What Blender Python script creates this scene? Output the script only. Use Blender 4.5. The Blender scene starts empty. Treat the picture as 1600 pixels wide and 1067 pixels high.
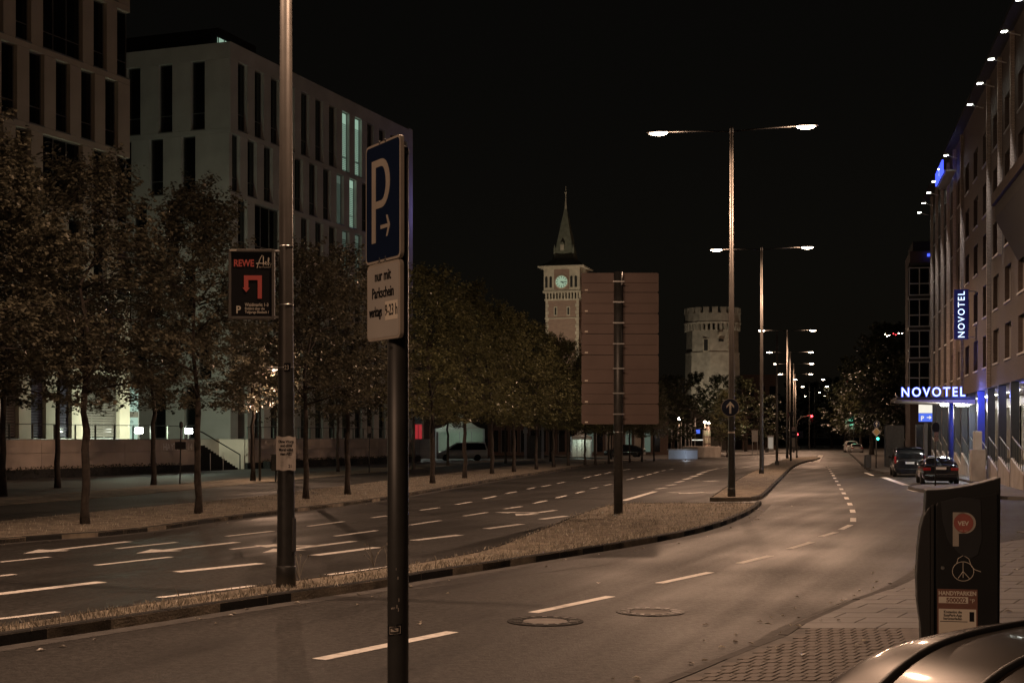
import bpy, math, random
from mathutils import Vector, Matrix
R = math.radians
scene = bpy.context.scene
col = scene.collection
# ------------------------------------------------------------------ camera
CAMH, F, HZ, CX = 2.4, 2222.2, 683.0, 800.0
cam_d = bpy.data.cameras.new('camera'); cam = bpy.data.objects.new('camera', cam_d); col.objects.link(cam)
cam.location = (0, 0, CAMH); cam.rotation_euler = (R(90), 0, 0)
cam_d.lens = 50; cam_d.sensor_width = 36; cam_d.shift_y = (HZ - 533.5) / 1600
cam_d.clip_start = 0.1; cam_d.clip_end = 6000
scene.camera = cam
# ------------------------------------------------------------------ night sky
W = bpy.data.worlds.new('World'); scene.world = W; W.use_nodes = True
nt = W.node_tree; nt.nodes.clear()
sky = nt.nodes.new('ShaderNodeTexSky'); sky.sky_type = 'NISHITA'; sky.sun_disc = False
sky.sun_elevation = R(4); sky.sun_rotation = R(200)
hs = nt.nodes.new('ShaderNodeHueSaturation'); hs.inputs['Saturation'].default_value = 0.25
tint = nt.nodes.new('ShaderNodeMix'); tint.data_type = 'RGBA'; tint.blend_type = 'MULTIPLY'
tint.inputs[0].default_value = 1.0; tint.inputs[7].default_value = (1.0, 0.86, 0.70, 1)
bg = nt.nodes.new('ShaderNodeBackground'); bg.inputs[1].default_value = 0.0011
wo = nt.nodes.new('ShaderNodeOutputWorld')
nt.links.new(sky.outputs[0], hs.inputs['Color']); nt.links.new(hs.outputs[0], tint.inputs[6])
nt.links.new(tint.outputs[2], bg.inputs[0]); nt.links.new(bg.outputs[0], wo.inputs[0])
sd = bpy.data.lights.new('moon', 'SUN'); sd.energy = 0.004; sd.angle = R(1); sd.color = (1, .9, .8)
so = bpy.data.objects.new('moon', sd); so.rotation_euler = (R(50), 0, R(-25)); col.objects.link(so)
vs = scene.view_settings; vs.view_transform = 'Standard'; vs.look = 'None'; vs.gamma = 1; vs.exposure = 0
scene.cycles.max_bounces = 5; scene.cycles.diffuse_bounces = 2; scene.cycles.glossy_bounces = 2
scene.cycles.transmission_bounces = 3; scene.cycles.transparent_max_bounces = 4
scene.cycles.sample_clamp_indirect = 4.0
SODIUM = (1.0, 0.61, 0.39)
LAMP_W = 4200.0

# ------------------------------------------------------------------ helpers
def G(x, y, z=0.0):
    d = (CAMH - z) * F / (y - HZ)
    return Vector(((x - CX) / F * d, d, z))
def P(x, y, d):
    return Vector(((x - CX) / F * d, d, CAMH + (HZ - y) * d / F))
def Xat(x, d): return (x - CX) / F * d
def Zat(y, d): return CAMH + (HZ - y) * d / F

class MB:
    def __init__(s): s.v = []; s.f = []; s.M = None
    def add(s, vs, fs):
        b = len(s.v)
        if s.M is not None: vs = [s.M @ Vector(p) for p in vs]
        s.v += [tuple(p) for p in vs]; s.f += [tuple(i + b for i in q) for q in fs]
        return s
    def box(s, x0, x1, y0, y1, z0, z1):
        return s.add([(x0,y0,z0),(x1,y0,z0),(x1,y1,z0),(x0,y1,z0),(x0,y0,z1),(x1,y0,z1),(x1,y1,z1),(x0,y1,z1)],
              [(0,3,2,1),(4,5,6,7),(0,1,5,4),(1,2,6,5),(2,3,7,6),(3,0,4,7)])
    def path(s, pts, rad, n=8, cap=True):
        pts = [Vector(p) for p in pts]; m = len(pts)
        if not hasattr(rad, '__len__'): rad = [rad] * m
        vs = []; fs = []; prev = None
        for i, p in enumerate(pts):
            t = (pts[min(i+1, m-1)] - pts[max(i-1, 0)]).normalized()
            if prev is None:
                a = Vector((1, 0, 0)) if abs(t.x) < .9 else Vector((0, 1, 0))
                a = (a - t * a.dot(t)).normalized()
            else:
                a = prev - t * prev.dot(t)
                a = a.normalized() if a.length > 1e-6 else t.orthogonal().normalized()
            prev = a; b = t.cross(a)
            for k in range(n):
                an = 2 * math.pi * k / n
                vs.append(p + (a * math.cos(an) + b * math.sin(an)) * rad[i])
        for i in range(m - 1):
            for k in range(n):
                k2 = (k + 1) % n
                fs.append((i*n+k, i*n+k2, (i+1)*n+k2, (i+1)*n+k))
        if cap:
            fs.append(tuple(range(n-1, -1, -1))); fs.append(tuple((m-1)*n + k for k in range(n)))
        return s.add(vs, fs)
    def prism(s, poly, z0, z1):
        n = len(poly); vs = [(p[0], p[1], z0) for p in poly] + [(p[0], p[1], z1) for p in poly]
        a = sum(poly[i][0]*poly[(i+1)%n][1] - poly[(i+1)%n][0]*poly[i][1] for i in range(n))
        idx = list(range(n)) if a > 0 else list(range(n-1, -1, -1))
        fs = [tuple(reversed(idx)), tuple(i + n for i in idx)]
        for q in range(n):
            i, j = idx[q], idx[(q+1) % n]; fs.append((i, j, j+n, i+n))
        return s.add(vs, fs)
    def prism_xz(s, poly, y0, y1):
        n = len(poly); vs = [(p[0], y0, p[1]) for p in poly] + [(p[0], y1, p[1]) for p in poly]
        a = sum(poly[i][0]*poly[(i+1)%n][1] - poly[(i+1)%n][0]*poly[i][1] for i in range(n))
        idx = list(range(n)) if a > 0 else list(range(n-1, -1, -1))
        fs = [tuple(idx), tuple(i + n for i in reversed(idx))]
        for q in range(n):
            i, j = idx[q], idx[(q+1) % n]; fs.append((j, i, i+n, j+n))
        return s.add(vs, fs)
    def lathe(s, prof, n=16, c=(0,0,0), rot=0.0):
        vs = []; fs = []; m = len(prof)
        for (r, z) in prof:
            for k in range(n):
                an = 2*math.pi*k/n + rot; vs.append((c[0]+r*math.cos(an), c[1]+r*math.sin(an), c[2]+z))
        for i in range(m-1):
            for k in range(n):
                k2 = (k+1) % n; fs.append((i*n+k, i*n+k2, (i+1)*n+k2, (i+1)*n+k))
        fs.append(tuple(range(n-1, -1, -1))); fs.append(tuple((m-1)*n+k for k in range(n)))
        return s.add(vs, fs)
    def loft(s, rings, close=False, caps=True):
        n = len(rings[0]); vs = [p for r in rings for p in r]; fs = []
        for i in range(len(rings)-1):
            for k in range(n if close else n-1):
                k2 = (k+1) % n; fs.append((i*n+k, i*n+k2, (i+1)*n+k2, (i+1)*n+k))
        if caps:
            fs.append(tuple(range(n-1, -1, -1))); fs.append(tuple((len(rings)-1)*n+k for k in range(n)))
        return s.add(vs, fs)
    def mesh(s, name, m, smooth=False):
        me = bpy.data.meshes.new(name); me.from_pydata(s.v, [], s.f); me.update()
        if m: me.materials.append(m)
        if smooth: me.polygons.foreach_set('use_smooth', [True]*len(me.polygons))
        return me
    def build(s, name, m, parent=None, smooth=False, bevel=0, sub=0, loc=None, rot=None, seg=2):
        return place(s.mesh(name, m, smooth), name, parent, loc, rot, bevel, sub, seg)
def place(me, name, parent=None, loc=None, rot=None, bevel=0, sub=0, seg=2, M=None):
    o = bpy.data.objects.new(name, me); col.objects.link(o)
    if parent: o.parent = parent
    if loc is not None: o.location = loc
    if rot is not None: o.rotation_euler = rot
    if M is not None: o.matrix_basis = M
    if bevel:
        b = o.modifiers.new('bevel', 'BEVEL'); b.width = bevel; b.segments = seg; b.limit_method = 'ANGLE'; b.angle_limit = R(35)
    if sub:
        b = o.modifiers.new('sub', 'SUBSURF'); b.levels = sub; b.render_levels = sub
    return o
def tag(o, label=None, cat=None, group=None, kind=None):
    if label: o['label'] = label
    if cat: o['category'] = cat
    if group: o['group'] = group
    if kind: o['kind'] = kind
    return o
def thing(name, label, cat, loc=(0,0,0), rz=0.0, group=None):
    o = bpy.data.objects.new(name, None); col.objects.link(o); o.empty_display_size = .3
    o.location = loc; o.rotation_euler = (0, 0, rz)
    return tag(o, label, cat, group)
def copy_tree(o, parent=None):
    c = o.copy(); col.objects.link(c)
    if parent: c.parent = parent
    for ch in list(o.children): copy_tree(ch, c)
    return c
def lamp_light(parent, loc, W_, color, r=.1, name='light', kind='POINT', rot=None, size=None, blend=.5):
    l = bpy.data.lights.new(name, kind); l.energy = W_; l.color = color; l.shadow_soft_size = r
    if kind == 'SPOT': l.spot_size = size; l.spot_blend = blend
    o = bpy.data.objects.new(name, l); col.objects.link(o); o.location = loc
    if parent: o.parent = parent
    if rot is not None: o.rotation_euler = rot
    return o
def photometry(l, low=.115, a=.05, b=.45):
    """luminaire throws most of its light down: strength by direction in the lamp's own frame"""
    l.use_nodes = True; t = l.node_tree; e = t.nodes['Emission']
    tc = t.nodes.new('ShaderNodeTexCoord'); sp = t.nodes.new('ShaderNodeSeparateXYZ'); mr = t.nodes.new('ShaderNodeMapRange')
    mr.interpolation_type = 'SMOOTHSTEP'
    for i, v in zip((1,2,3,4), (-b, -a, 1.0, low)): mr.inputs[i].default_value = v
    t.links.new(tc.outputs['Normal'], sp.inputs[0]); t.links.new(sp.outputs[2], mr.inputs[0]); t.links.new(mr.outputs[0], e.inputs['Strength'])
def text(name, body, size, m, parent, loc, rot=(R(90),0,0), sx=1.0, ext=.001, align='LEFT', bend=None, shear=0, bold=0, space=1.0):
    c = bpy.data.curves.new(name, 'FONT'); c.body = body; c.size = size; c.extrude = ext; c.align_x = align; c.shear = shear
    c.resolution_u = 3; c.offset = bold; c.space_character = space
    t = bpy.data.objects.new('tmp', c); col.objects.link(t)
    dg = bpy.context.evaluated_depsgraph_get()
    me = bpy.data.meshes.new_from_object(t.evaluated_get(dg)); me.name = name
    bpy.data.objects.remove(t); bpy.data.curves.remove(c)
    for v in me.vertices:
        v.co.x *= sx
        if bend: 
            a = v.co.x / bend; rr = bend + v.co.z
            v.co.x = rr * math.sin(a); v.co.z = rr * math.cos(a) - bend
    me.materials.clear(); me.materials.append(m)
    return place(me, name, parent, loc, rot)

# ------------------------------------------------------------------ materials
def nodes(name):
    m = bpy.data.materials.new(name); m.use_nodes = True
    t = m.node_tree; return m, t, t.nodes['Principled BSDF']
def mat(name, c, rough=.6, metal=0.0, var=.15, scale=6.0, bump=0.0, bscale=None, spec=.5, emit=None, es=0.0, coat=0.0, detail=4):
    m, t, b = nodes(name)
    b.inputs['Base Color'].default_value = (*c, 1); b.inputs['Roughness'].default_value = rough
    b.inputs['Metallic'].default_value = metal; b.inputs['Specular IOR Level'].default_value = spec
    if coat: b.inputs['Coat Weight'].default_value = coat; b.inputs['Coat Roughness'].default_value = .06
    if emit: b.inputs['Emission Color'].default_value = (*emit, 1); b.inputs['Emission Strength'].default_value = es
    if var or bump:
        tc = t.nodes.new('ShaderNodeTexCoord'); n = t.nodes.new('ShaderNodeTexNoise')
        n.inputs['Scale'].default_value = scale; n.inputs['Detail'].default_value = detail
        t.links.new(tc.outputs['Object'], n.inputs['Vector'])
    if var:
        r = t.nodes.new('ShaderNodeValToRGB'); e = r.color_ramp.elements
        e[0].position = .3; e[1].position = .72
        e[0].color = (*[x*(1-var) for x in c], 1); e[1].color = (*[min(1, x*(1+var)) for x in c], 1)
        t.links.new(n.outputs['Fac'], r.inputs['Fac']); t.links.new(r.outputs['Color'], b.inputs['Base Color'])
    if bump:
        n2 = t.nodes.new('ShaderNodeTexNoise'); n2.inputs['Scale'].default_value = bscale or scale*6; n2.inputs['Detail'].default_value = 5
        t.links.new(tc.outputs['Object'], n2.inputs['Vector'])
        bp = t.nodes.new('ShaderNodeBump'); bp.inputs['Strength'].default_value = bump; bp.inputs['Distance'].default_value = .02
        t.links.new(n2.outputs['Fac'], bp.inputs['Height']); t.links.new(bp.outputs['Normal'], b.inputs['Normal'])
    return m
def asphalt(name, c, rlo=.48, rhi=.70):
    m, t, b = nodes(name)
    b.inputs['Specular IOR Level'].default_value = .27
    tc = t.nodes.new('ShaderNodeTexCoord')
    def noise(s, d, v=None):
        n = t.nodes.new('ShaderNodeTexNoise'); n.inputs['Scale'].default_value = s; n.inputs['Detail'].default_value = d
        t.links.new(v or tc.outputs['Object'], n.inputs['Vector']); return n
    fine = noise(34, 6); big = noise(.22, 4)
    mp = t.nodes.new('ShaderNodeMapping'); mp.vector_type = 'TEXTURE'; mp.inputs['Rotation'].default_value = (0, 0, R(-20)); mp.inputs['Scale'].default_value = (.9, 22, 1)
    t.links.new(tc.outputs['Object'], mp.inputs['Vector']); lane = noise(1.0, 3, mp.outputs[0])
    mid = noise(11, 4); fm = t.nodes.new('ShaderNodeMath'); fm.operation = 'MULTIPLY_ADD'; fm.inputs[1].default_value = .55
    hf2 = t.nodes.new('ShaderNodeMath'); hf2.operation = 'MULTIPLY'; hf2.inputs[1].default_value = .45; t.links.new(fine.outputs['Fac'], hf2.inputs[0])
    t.links.new(mid.outputs['Fac'], fm.inputs[0]); t.links.new(hf2.outputs[0], fm.inputs[2])
    r1 = t.nodes.new('ShaderNodeValToRGB'); e = r1.color_ramp.elements; e[0].position = .40; e[1].position = .64
    e[0].color = (*[x*.40 for x in c], 1); e[1].color = (*[x*1.9 for x in c], 1)
    t.links.new(fm.outputs[0], r1.inputs['Fac'])
    add = t.nodes.new('ShaderNodeMath'); add.operation = 'ADD'; t.links.new(big.outputs['Fac'], add.inputs[0]); t.links.new(lane.outputs['Fac'], add.inputs[1])
    r2 = t.nodes.new('ShaderNodeValToRGB'); e = r2.color_ramp.elements; e[0].position = .35; e[1].position = .68
    hf = t.nodes.new('ShaderNodeMath'); hf.operation = 'MULTIPLY'; hf.inputs[1].default_value = .5; t.links.new(add.outputs[0], hf.inputs[0])
    e[0].color = (.60, .60, .60, 1); e[1].color = (1.30, 1.27, 1.24, 1); t.links.new(hf.outputs[0], r2.inputs['Fac'])
    mx = t.nodes.new('ShaderNodeMix'); mx.data_type = 'RGBA'; mx.blend_type = 'MULTIPLY'; mx.inputs[0].default_value = 1
    t.links.new(r1.outputs[0], mx.inputs[6]); t.links.new(r2.outputs[0], mx.inputs[7]); t.links.new(mx.outputs[2], b.inputs['Base Color'])
    rr = t.nodes.new('ShaderNodeMapRange'); rr.inputs[1].default_value = .38; rr.inputs[2].default_value = .62; rr.inputs[3].default_value = rlo; rr.inputs[4].default_value = rhi
    t.links.new(hf.outputs[0], rr.inputs[0]); t.links.new(rr.outputs[0], b.inputs['Roughness'])
    bp = t.nodes.new('ShaderNodeBump'); bp.inputs['Strength'].default_value = .5; bp.inputs['Distance'].default_value = .012
    t.links.new(fine.outputs['Fac'], bp.inputs['Height']); t.links.new(bp.outputs['Normal'], b.inputs['Normal'])
    return m
def brick(name, c1, c2, mortar, bw=.24, bh=.075, rough=.75):
    m, t, b = nodes(name); b.inputs['Roughness'].default_value = rough
    tc = t.nodes.new('ShaderNodeTexCoord'); sp = t.nodes.new('ShaderNodeSeparateXYZ'); cb = t.nodes.new('ShaderNodeCombineXYZ')
    t.links.new(tc.outputs['Object'], sp.inputs[0]); ad = t.nodes.new('ShaderNodeMath'); ad.operation = 'ADD'
    t.links.new(sp.outputs[0], ad.inputs[0]); t.links.new(sp.outputs[1], ad.inputs[1])
    t.links.new(ad.outputs[0], cb.inputs[0]); t.links.new(sp.outputs[2], cb.inputs[1])
    k = t.nodes.new('ShaderNodeTexBrick'); k.inputs['Scale'].default_value = 1; k.inputs['Brick Width'].default_value = bw; k.inputs['Row Height'].default_value = bh
    k.inputs['Mortar Size'].default_value = .012; k.inputs['Color1'].default_value = (*c1, 1); k.inputs['Color2'].default_value = (*c2, 1); k.inputs['Mortar'].default_value = (*mortar, 1)
    t.links.new(cb.outputs[0], k.inputs['Vector']); t.links.new(k.outputs['Color'], b.inputs['Base Color'])
    bp = t.nodes.new('ShaderNodeBump'); bp.inputs['Strength'].default_value = .6; bp.inputs['Distance'].default_value = .02; bp.invert = True
    t.links.new(k.outputs['Fac'], bp.inputs['Height']); t.links.new(bp.outputs['Normal'], b.inputs['Normal'])
    return m
def emis(name, c, s): return mat(name, (.02,.02,.02), .5, var=0, emit=c, es=s)
def leaf_mat(name, c):
    m, t, b = nodes(name); b.inputs['Roughness'].default_value = .34
    oi = t.nodes.new('ShaderNodeNewGeometry'); r = t.nodes.new('ShaderNodeValToRGB'); e = r.color_ramp.elements
    e[0].color = (*[x*.4 for x in c], 1); e[1].color = (*[x*1.7 for x in c], 1)
    t.links.new(oi.outputs['Random Per Island'], r.inputs['Fac']); t.links.new(r.outputs[0], b.inputs['Base Color'])
    tr = t.nodes.new('ShaderNodeBsdfTranslucent'); t.links.new(r.outputs[0], tr.inputs['Color'])
    mx = t.nodes.new('ShaderNodeMixShader'); mx.inputs[0].default_value = .25
    t.links.new(b.outputs[0], mx.inputs[1]); t.links.new(tr.outputs[0], mx.inputs[2])
    t.links.new(mx.outputs[0], t.nodes['Material Output'].inputs['Surface'])
    return m
M = {}
M['asphalt'] = asphalt('asphalt', (.0335, .0325, .0315))
M['asphalt2'] = asphalt('asphalt_path', (.04, .038, .036), .6, .85)
M['earth'] = mat('earth', (.03, .027, .022), .95, var=.4, scale=.3)
M['paint'] = mat('road_paint', (.72, .70, .66), .75, var=.22, scale=9, bump=.1)
M['kerb'] = mat('kerb_basalt', (.010, .0095, .009), .9, var=.3, scale=5, bump=.3)
M['kerbc'] = mat('kerb_concrete', (.045, .042, .04), .8, var=.3, scale=4, bump=.3)
M['drain'] = mat('gutter_strip', (.062, .059, .056), .8, var=.35, scale=5, bump=.3)
M['gutter'] = mat('gutter_concrete', (.16, .15, .14), .8, var=.25, scale=3, bump=.2)
M['soil'] = mat('dry_verge', (.19, .162, .125), .95, var=.5, scale=2.5, bump=.8, bscale=30)
M['grass'] = leaf_mat('dry_grass', (.32, .295, .245))
M['paving'] = mat('paving_joint', (.13, .125, .12), .9, var=.3, scale=4)
M['slab'] = mat('slab_grey', (.135, .134, .133), .65, var=.2, scale=1.6, bump=.25, bscale=40)
M['pbrick'] = mat('paver_brick', (.115, .099, .086), .7, var=.25, scale=2.2, bump=.25, bscale=40)
M['slabfar'] = mat('slab_far', (.09, .085, .08), .8, var=.25, scale=.8, bump=.2)
M['polegrey'] = mat('pole_galvanised', (.095, .088, .08), .45, .35, var=.12, scale=3)
M['poledark'] = mat('pole_dark', (.05, .05, .048), .45, .3, var=.25, scale=5)
M['steel'] = mat('steel', (.55, .55, .54), .3, .9, var=.1)
M['black'] = mat('black_plastic', (.015, .015, .015), .5, var=.1)
M['lens'] = emis('lamp_lens', (1, .80, .58), 60)
M['lensw'] = emis('lamp_lens_white', (.95, 1, .88), 40)
M['headgrey'] = mat('lamp_head', (.018, .018, .018), .5, .3, var=.1)
M['signblue'] = mat('sign_blue', (.005, .013, .042), .45, var=.08)
M['signwhite'] = mat('sign_white', (.42, .40, .37), .5, var=.08, scale=3)
M['signrim'] = mat('sign_rim', (.40, .36, .31), .5, var=.08)
M['signback'] = mat('sign_back', (.115, .08, .068), .5, .2, var=.12, scale=1.2)
M['ink'] = mat('ink', (.012, .012, .014), .7, var=0, spec=.15)
M['letter'] = mat('metal_letter', (.85,.84,.80), .45, var=0)
M['red'] = mat('red_print', (.60, .10, .085), .55, var=0)
M['cream'] = mat('cream_print', (.72, .66, .56), .55, var=0)
M['bark'] = mat('bark', (.036, .029, .024), .95, var=.4, scale=7, bump=1.0, bscale=18)
M['leaf'] = leaf_mat('lime_leaf', (.095, .090, .064))
M['leafg'] = leaf_mat('green_leaf', (.125, .125, .062))
M['leafd'] = leaf_mat('dark_leaf', (.03, .035, .018))
M['facade'] = mat('facade_panel', (.58, .58, .55), .8, var=.12, scale=.5, bump=.08, bscale=8)
M['facadeA'] = mat('facade_tan', (.54, .47, .39), .8, var=.12, scale=.5, bump=.08, bscale=8)
M['wallpanel'] = mat('terrace_panel', (.50, .42, .36), .8, var=.14, scale=.7, bump=.1)
M['core'] = mat('dark_core', (.02, .02, .02), .8, var=0)
M['glass'] = mat('window_glass', (.008, .009, .010), .08, var=0, spec=.6)
M['frame'] = mat('window_frame', (.20, .20, .20), .4, .3, var=0)
M['framel'] = mat('window_frame_light', (.35, .35, .36), .4, .2, var=0)
M['blind'] = mat('blind', (.14, .12, .11), .5, .2, var=.1)
M['blindv'] = mat('blind_violet', (.13, .12, .17), .4, .3, var=.1)
M['litwin'] = emis('lit_window', (.62, .95, .72), .42)
M['litdim'] = emis('lit_window_dim', (.60, .85, .66), .10)
M['litdoor'] = emis('lit_door', (.66, .98, .80), .50)
M['brick'] = brick('hotel_brick', (.050, .034, .028), (.075, .052, .043), (.044, .037, .033))
M['buffbrick'] = brick('buff_brick', (.26, .215, .18), (.36, .30, .255), (.16, .14, .125))
M['brickd'] = brick('dark_brick', (.10, .06, .048), (.13, .08, .06), (.09, .08, .07))
M['towerbrick'] = brick('tower_brick', (.27, .175, .14), (.33, .22, .175), (.27, .23, .19), .5, .16)
M['stone'] = mat('pale_stone', (.48, .43, .35), .85, var=.2, scale=1.5, bump=.4, bscale=6)
M['stonet'] = mat('tower_stone', (.42, .385, .33), .9, var=.25, scale=.9, bump=.5, bscale=4)
M['slate'] = mat('slate_roof', (.20, .21, .165), .7, var=.25, scale=2.0, bump=.4, bscale=8)
M['clock'] = emis('clock_face', (.66, .90, .62), .40)
M['navy'] = mat('navy_sign', (.008, .010, .05), .4, var=0, emit=(.03,.04,.35), es=.12)
M['neon'] = emis('neon_white', (.55, .70, 1.0), 2.2)
M['neonb'] = emis('neon_blue', (.06, .10, 1.0), 1.8)
M['bluecol'] = mat('blue_column', (.03, .05, .22), .4, var=.05)
M['darkcol'] = mat('dark_column', (.03, .035, .045), .35, .2, var=.1)
M['concrete'] = mat('concrete', (.34, .31, .28), .85, var=.2, scale=1.5, bump=.2)
M['curtain'] = mat('curtain', (.34, .31, .26), .9, var=.2, scale=3)
M['whitebox'] = emis('lit_sign_white', (1, .95, .80), .95)
M['bluebox'] = emis('lit_sign_blue', (.08, .18, .95), .9)
M['rail'] = mat('rail', (.10, .11, .10), .4, .5, var=.1)
# ------------------------------------------------------------------ ground and roads
def struct(o): o['kind'] = 'structure'; return o
mb = MB(); mb.add([(-3000,-600,-.06),(3000,-600,-.06),(3000,4000,-.06),(-3000,4000,-.06)], [(0,1,2,3)])
struct(mb.build('ground', M['earth']))
mb = MB(); mb.add([(-60,-40,0),(95,-40,0),(150,420,0),(-60,420,0)], [(0,1,2,3)])
road = struct(mb.build('road', M['asphalt']))

def resample(pts, step):
    pts = [Vector(p) for p in pts]; out = [pts[0]]; acc = 0.0
    for a, b in zip(pts, pts[1:]):
        L = (b - a).length; s = step - acc
        while s <= L:
            out.append(a + (b - a) * (s / L)); s += step
        acc = (acc + L) % step
    if (out[-1] - pts[-1]).length > step * .3: out.append(pts[-1])
    return out
def smooth(pts, it=2):
    pts = [Vector(p) for p in pts]
    for _ in range(it):
        q = [pts[0]]
        for a, b in zip(pts, pts[1:]): q += [a*.75 + b*.25, a*.25 + b*.75]
        q.append(pts[-1]); pts = q
    return pts
def kerb(pts, parent, m, h=.14, w=.14, step=1.0, side=1, limit=70):
    """separate stones along a line; side=+1 puts the stone to the left of the walking direction"""
    pp = resample(pts, step); far = MB(); nf = 0
    for a, b in zip(pp, pp[1:]):
        t = (b - a); L = t.length
        if L < .05: continue
        t = t / L; n = Vector((-t.y, t.x, 0)) * side
        g = .006; a2 = a + t*g; b2 = b - t*g; dz = random.uniform(-.004, .004)
        q = [a2, b2, b2 + n*w, a2 + n*w]
        q2 = [(p.x, p.y, 0) for p in q]
        ch = .02
        top = [a2 + n*ch, b2 + n*ch, b2 + n*w, a2 + n*w]
        k = MB(); vs = [(p.x,p.y,-.05) for p in q] + [(q[0].x,q[0].y,h-ch+dz),(q[1].x,q[1].y,h-ch+dz),(q[2].x,q[2].y,h+dz),(q[3].x,q[3].y,h+dz)] + [(top[0].x,top[0].y,h+dz),(top[1].x,top[1].y,h+dz)]
        fs = [(0,1,5,4),(4,5,9,8),(8,9,6,7),(1,2,6,9,5),(3,0,4,8,7),(2,3,7,6)]
        if side < 0: fs = [tuple(reversed(f)) for f in fs]
        if a.y < limit: k.add(vs, fs); k.build('kerb_stone', m, parent)
        else: far.add(vs, fs); nf += 1
    if nf:
        o = far.build('kerb', m, parent)

# centre reservation, first part
near1 = smooth([G(*p) for p in [(-150,1034),(0,1009),(250,971),(400,947),(500,933),(606,917),(641,909),(770,889),(900,868),(1000,852),(1080,836),(1130,822),(1165,807),(1184,795),(1190,788)]], 1)
far1 = smooth([G(*p, .14) for p in [(1183,785),(1111,785),(1040,785),(974,785),(940,790),(900,803),(860,820),(813,837),(761,857),(699,869),(641,879),(606,884),(500,899),(447,906),(250,936),(0,974),(-150,998)]], 1)
near1 = [Vector((p.x,p.y,0)) for p in near1]; far1 = [Vector((p.x,p.y,0)) for p in far1]
poly1 = near1 + far1
mb = MB(); mb.prism([(p.x,p.y) for p in poly1], -.04, .125)
med1 = struct(mb.build('median', M['soil']))
kerb(near1, med1, M['kerb'], side=1); kerb(far1, med1, M['kerb'], side=1, h=.13, w=.1)
near2 = smooth([G(*p) for p in [(1110,783),(1150,783),(1183,782),(1194,778),(1208,763),(1226,744),(1237,732),(1255,723),(1275,719.5),(1282,716.5)]], 1)
far2 = smooth([G(*p) for p in [(1272,714.5),(1233,717),(1213,723),(1190,732.5),(1163,745),(1132,765),(1110,781)]], 1)
poly2 = near2 + far2
mb = MB(); mb.prism([(p.x,p.y) for p in poly2], -.04, .125)
med2 = struct(mb.build('median_island', M['soil']))
kerb(near2, med2, M['kerb'], side=1); kerb(far2, med2, M['kerb'], side=1, h=.13, w=.1)

# left kerb, verge, path, pavement
def clampx(pts): return pts
LK = smooth([G(*p) for p in [(-420,905),(-200,872),(0,848),(195,836),(352,813),(500,795),(606,781),(641,774),(780,750),(920,727.5),(952,723.5),(1010,719.5)]], 1)
def offs(pts, d):
    out = []
    for i, p in enumerate(pts):
        t = (pts[min(i+1,len(pts)-1)] - pts[max(i-1,0)]).normalized()
        out.append(p + Vector((-t.y, t.x, 0)) * d)
    return out
def strip(name, a, b, z0, z1, m, parent=None):
    mb = MB(); mb.prism([(p.x,p.y) for p in a] + [(p.x,p.y) for p in reversed(b)], z0, z1)
    return mb.build(name, m, parent)
verge = struct(strip('verge', LK, offs(LK, 5.2), -.04, .11, M['soil']))
kerb(LK, verge, M['kerb'], side=1, h=.12)
struct(strip('cycle_path', offs(LK, 5.2), offs(LK, 10.5), -.04, .10, M['asphalt2']))
struct(strip('grass_strip', offs(LK, 10.5), offs(LK, 14), -.04, .115, M['soil']))
struct(strip('footway', offs(LK, 14), offs(LK, 45), -.04, .105, M['slabfar']))
# far plaza
pz = [G(1010,719.5), G(1057,716.5), G(1136,712.5), G(1235,708), G(1240,700), G(900,700), G(820,712)]
mb = MB(); mb.prism([(p.x,p.y) for p in pz], -.04, .108); plaza = struct(mb.build('plaza', M['slabfar']))

# right pavement (camera side)
RKpx = [(1000,1096),(1072,1067),(1147,1033),(1205,1012),(1222,1003),(1247,985),(1285,970),(1320,953),(1355,940),(1390,929),(1430,908),(1465,884),(1520,862),(1620,846)]
RK = smooth([G(*p) for p in RKpx], 1)
d0 = (RK[0] - RK[1]).normalized(); RKs = [RK[0] + d0*14] + RK
poly = [(p.x,p.y) for p in RKs] + [(40, RK[-1].y + 1), (40, -14)]
mb = MB(); mb.prism(poly, -.04, .1205)
pave = struct(mb.build('pavement', M['paving']))
kerb([p for p in RKs], pave, M['kerbc'], h=.125, w=.13, side=-1)
# pale gutter strip beside the kerb
gp = [G(*p) for p in [(1000,1096),(1072,1067),(1147,1033),(1205,1012),(1238,990)]]
gq = [G(*p) for p in [(960,1088),(1050,1058),(1120,1028),(1180,1007),(1238,989)]]
mb = MB(); vs = [(p.x,p.y,.004) for p in gp] + [(p.x,p.y,.004) for p in reversed(gq)]; mb.add(vs, [tuple(range(len(vs)))])
mb.build('gutter', M['gutter'], road)
# pavers: skewed rows parallel to the picture, joints along the kerb
import bisect
def kerbx(y):
    for a, b in zip(RKs, RKs[1:]):
        if a.y <= y <= b.y: return a.x + (b.x-a.x)*(y-a.y)/max(b.y-a.y,1e-6)
    return RKs[-1].x
VD = .53
def paver(name, x0, y0, w, l, m, z, cache={}):
    key = (name, round(w,3), round(l,3), m.name)
    if key not in cache:
        g = .005 if name == 'paver' else .007; k = MB(); e = .006
        pts = [(g, g), (w-g, g), (w-g+VD*(l-2*g), l-g), (g+VD*(l-2*g), l-g)]
        vs = [(p[0],p[1],0) for p in pts] + [(p[0]+(e if i in (0,3) else -e), p[1]+(e if i<2 else -e), .02) for i, p in enumerate(pts)]
        k.add([(a,b,c-.006 if c==0 else c-.0) for a,b,c in vs], [(4,5,6,7),(0,1,5,4),(1,2,6,5),(2,3,7,6),(3,0,4,7)])
        cache[key] = k.mesh(name, m)
    return place(cache[key], name, pave, (x0, y0, z + random.uniform(-.002,.002)))
random.seed(5)
nb = 0; rest = MB(); rows = 0
y = 13.3
pw, pl = .135, .215
row = 0
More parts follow.
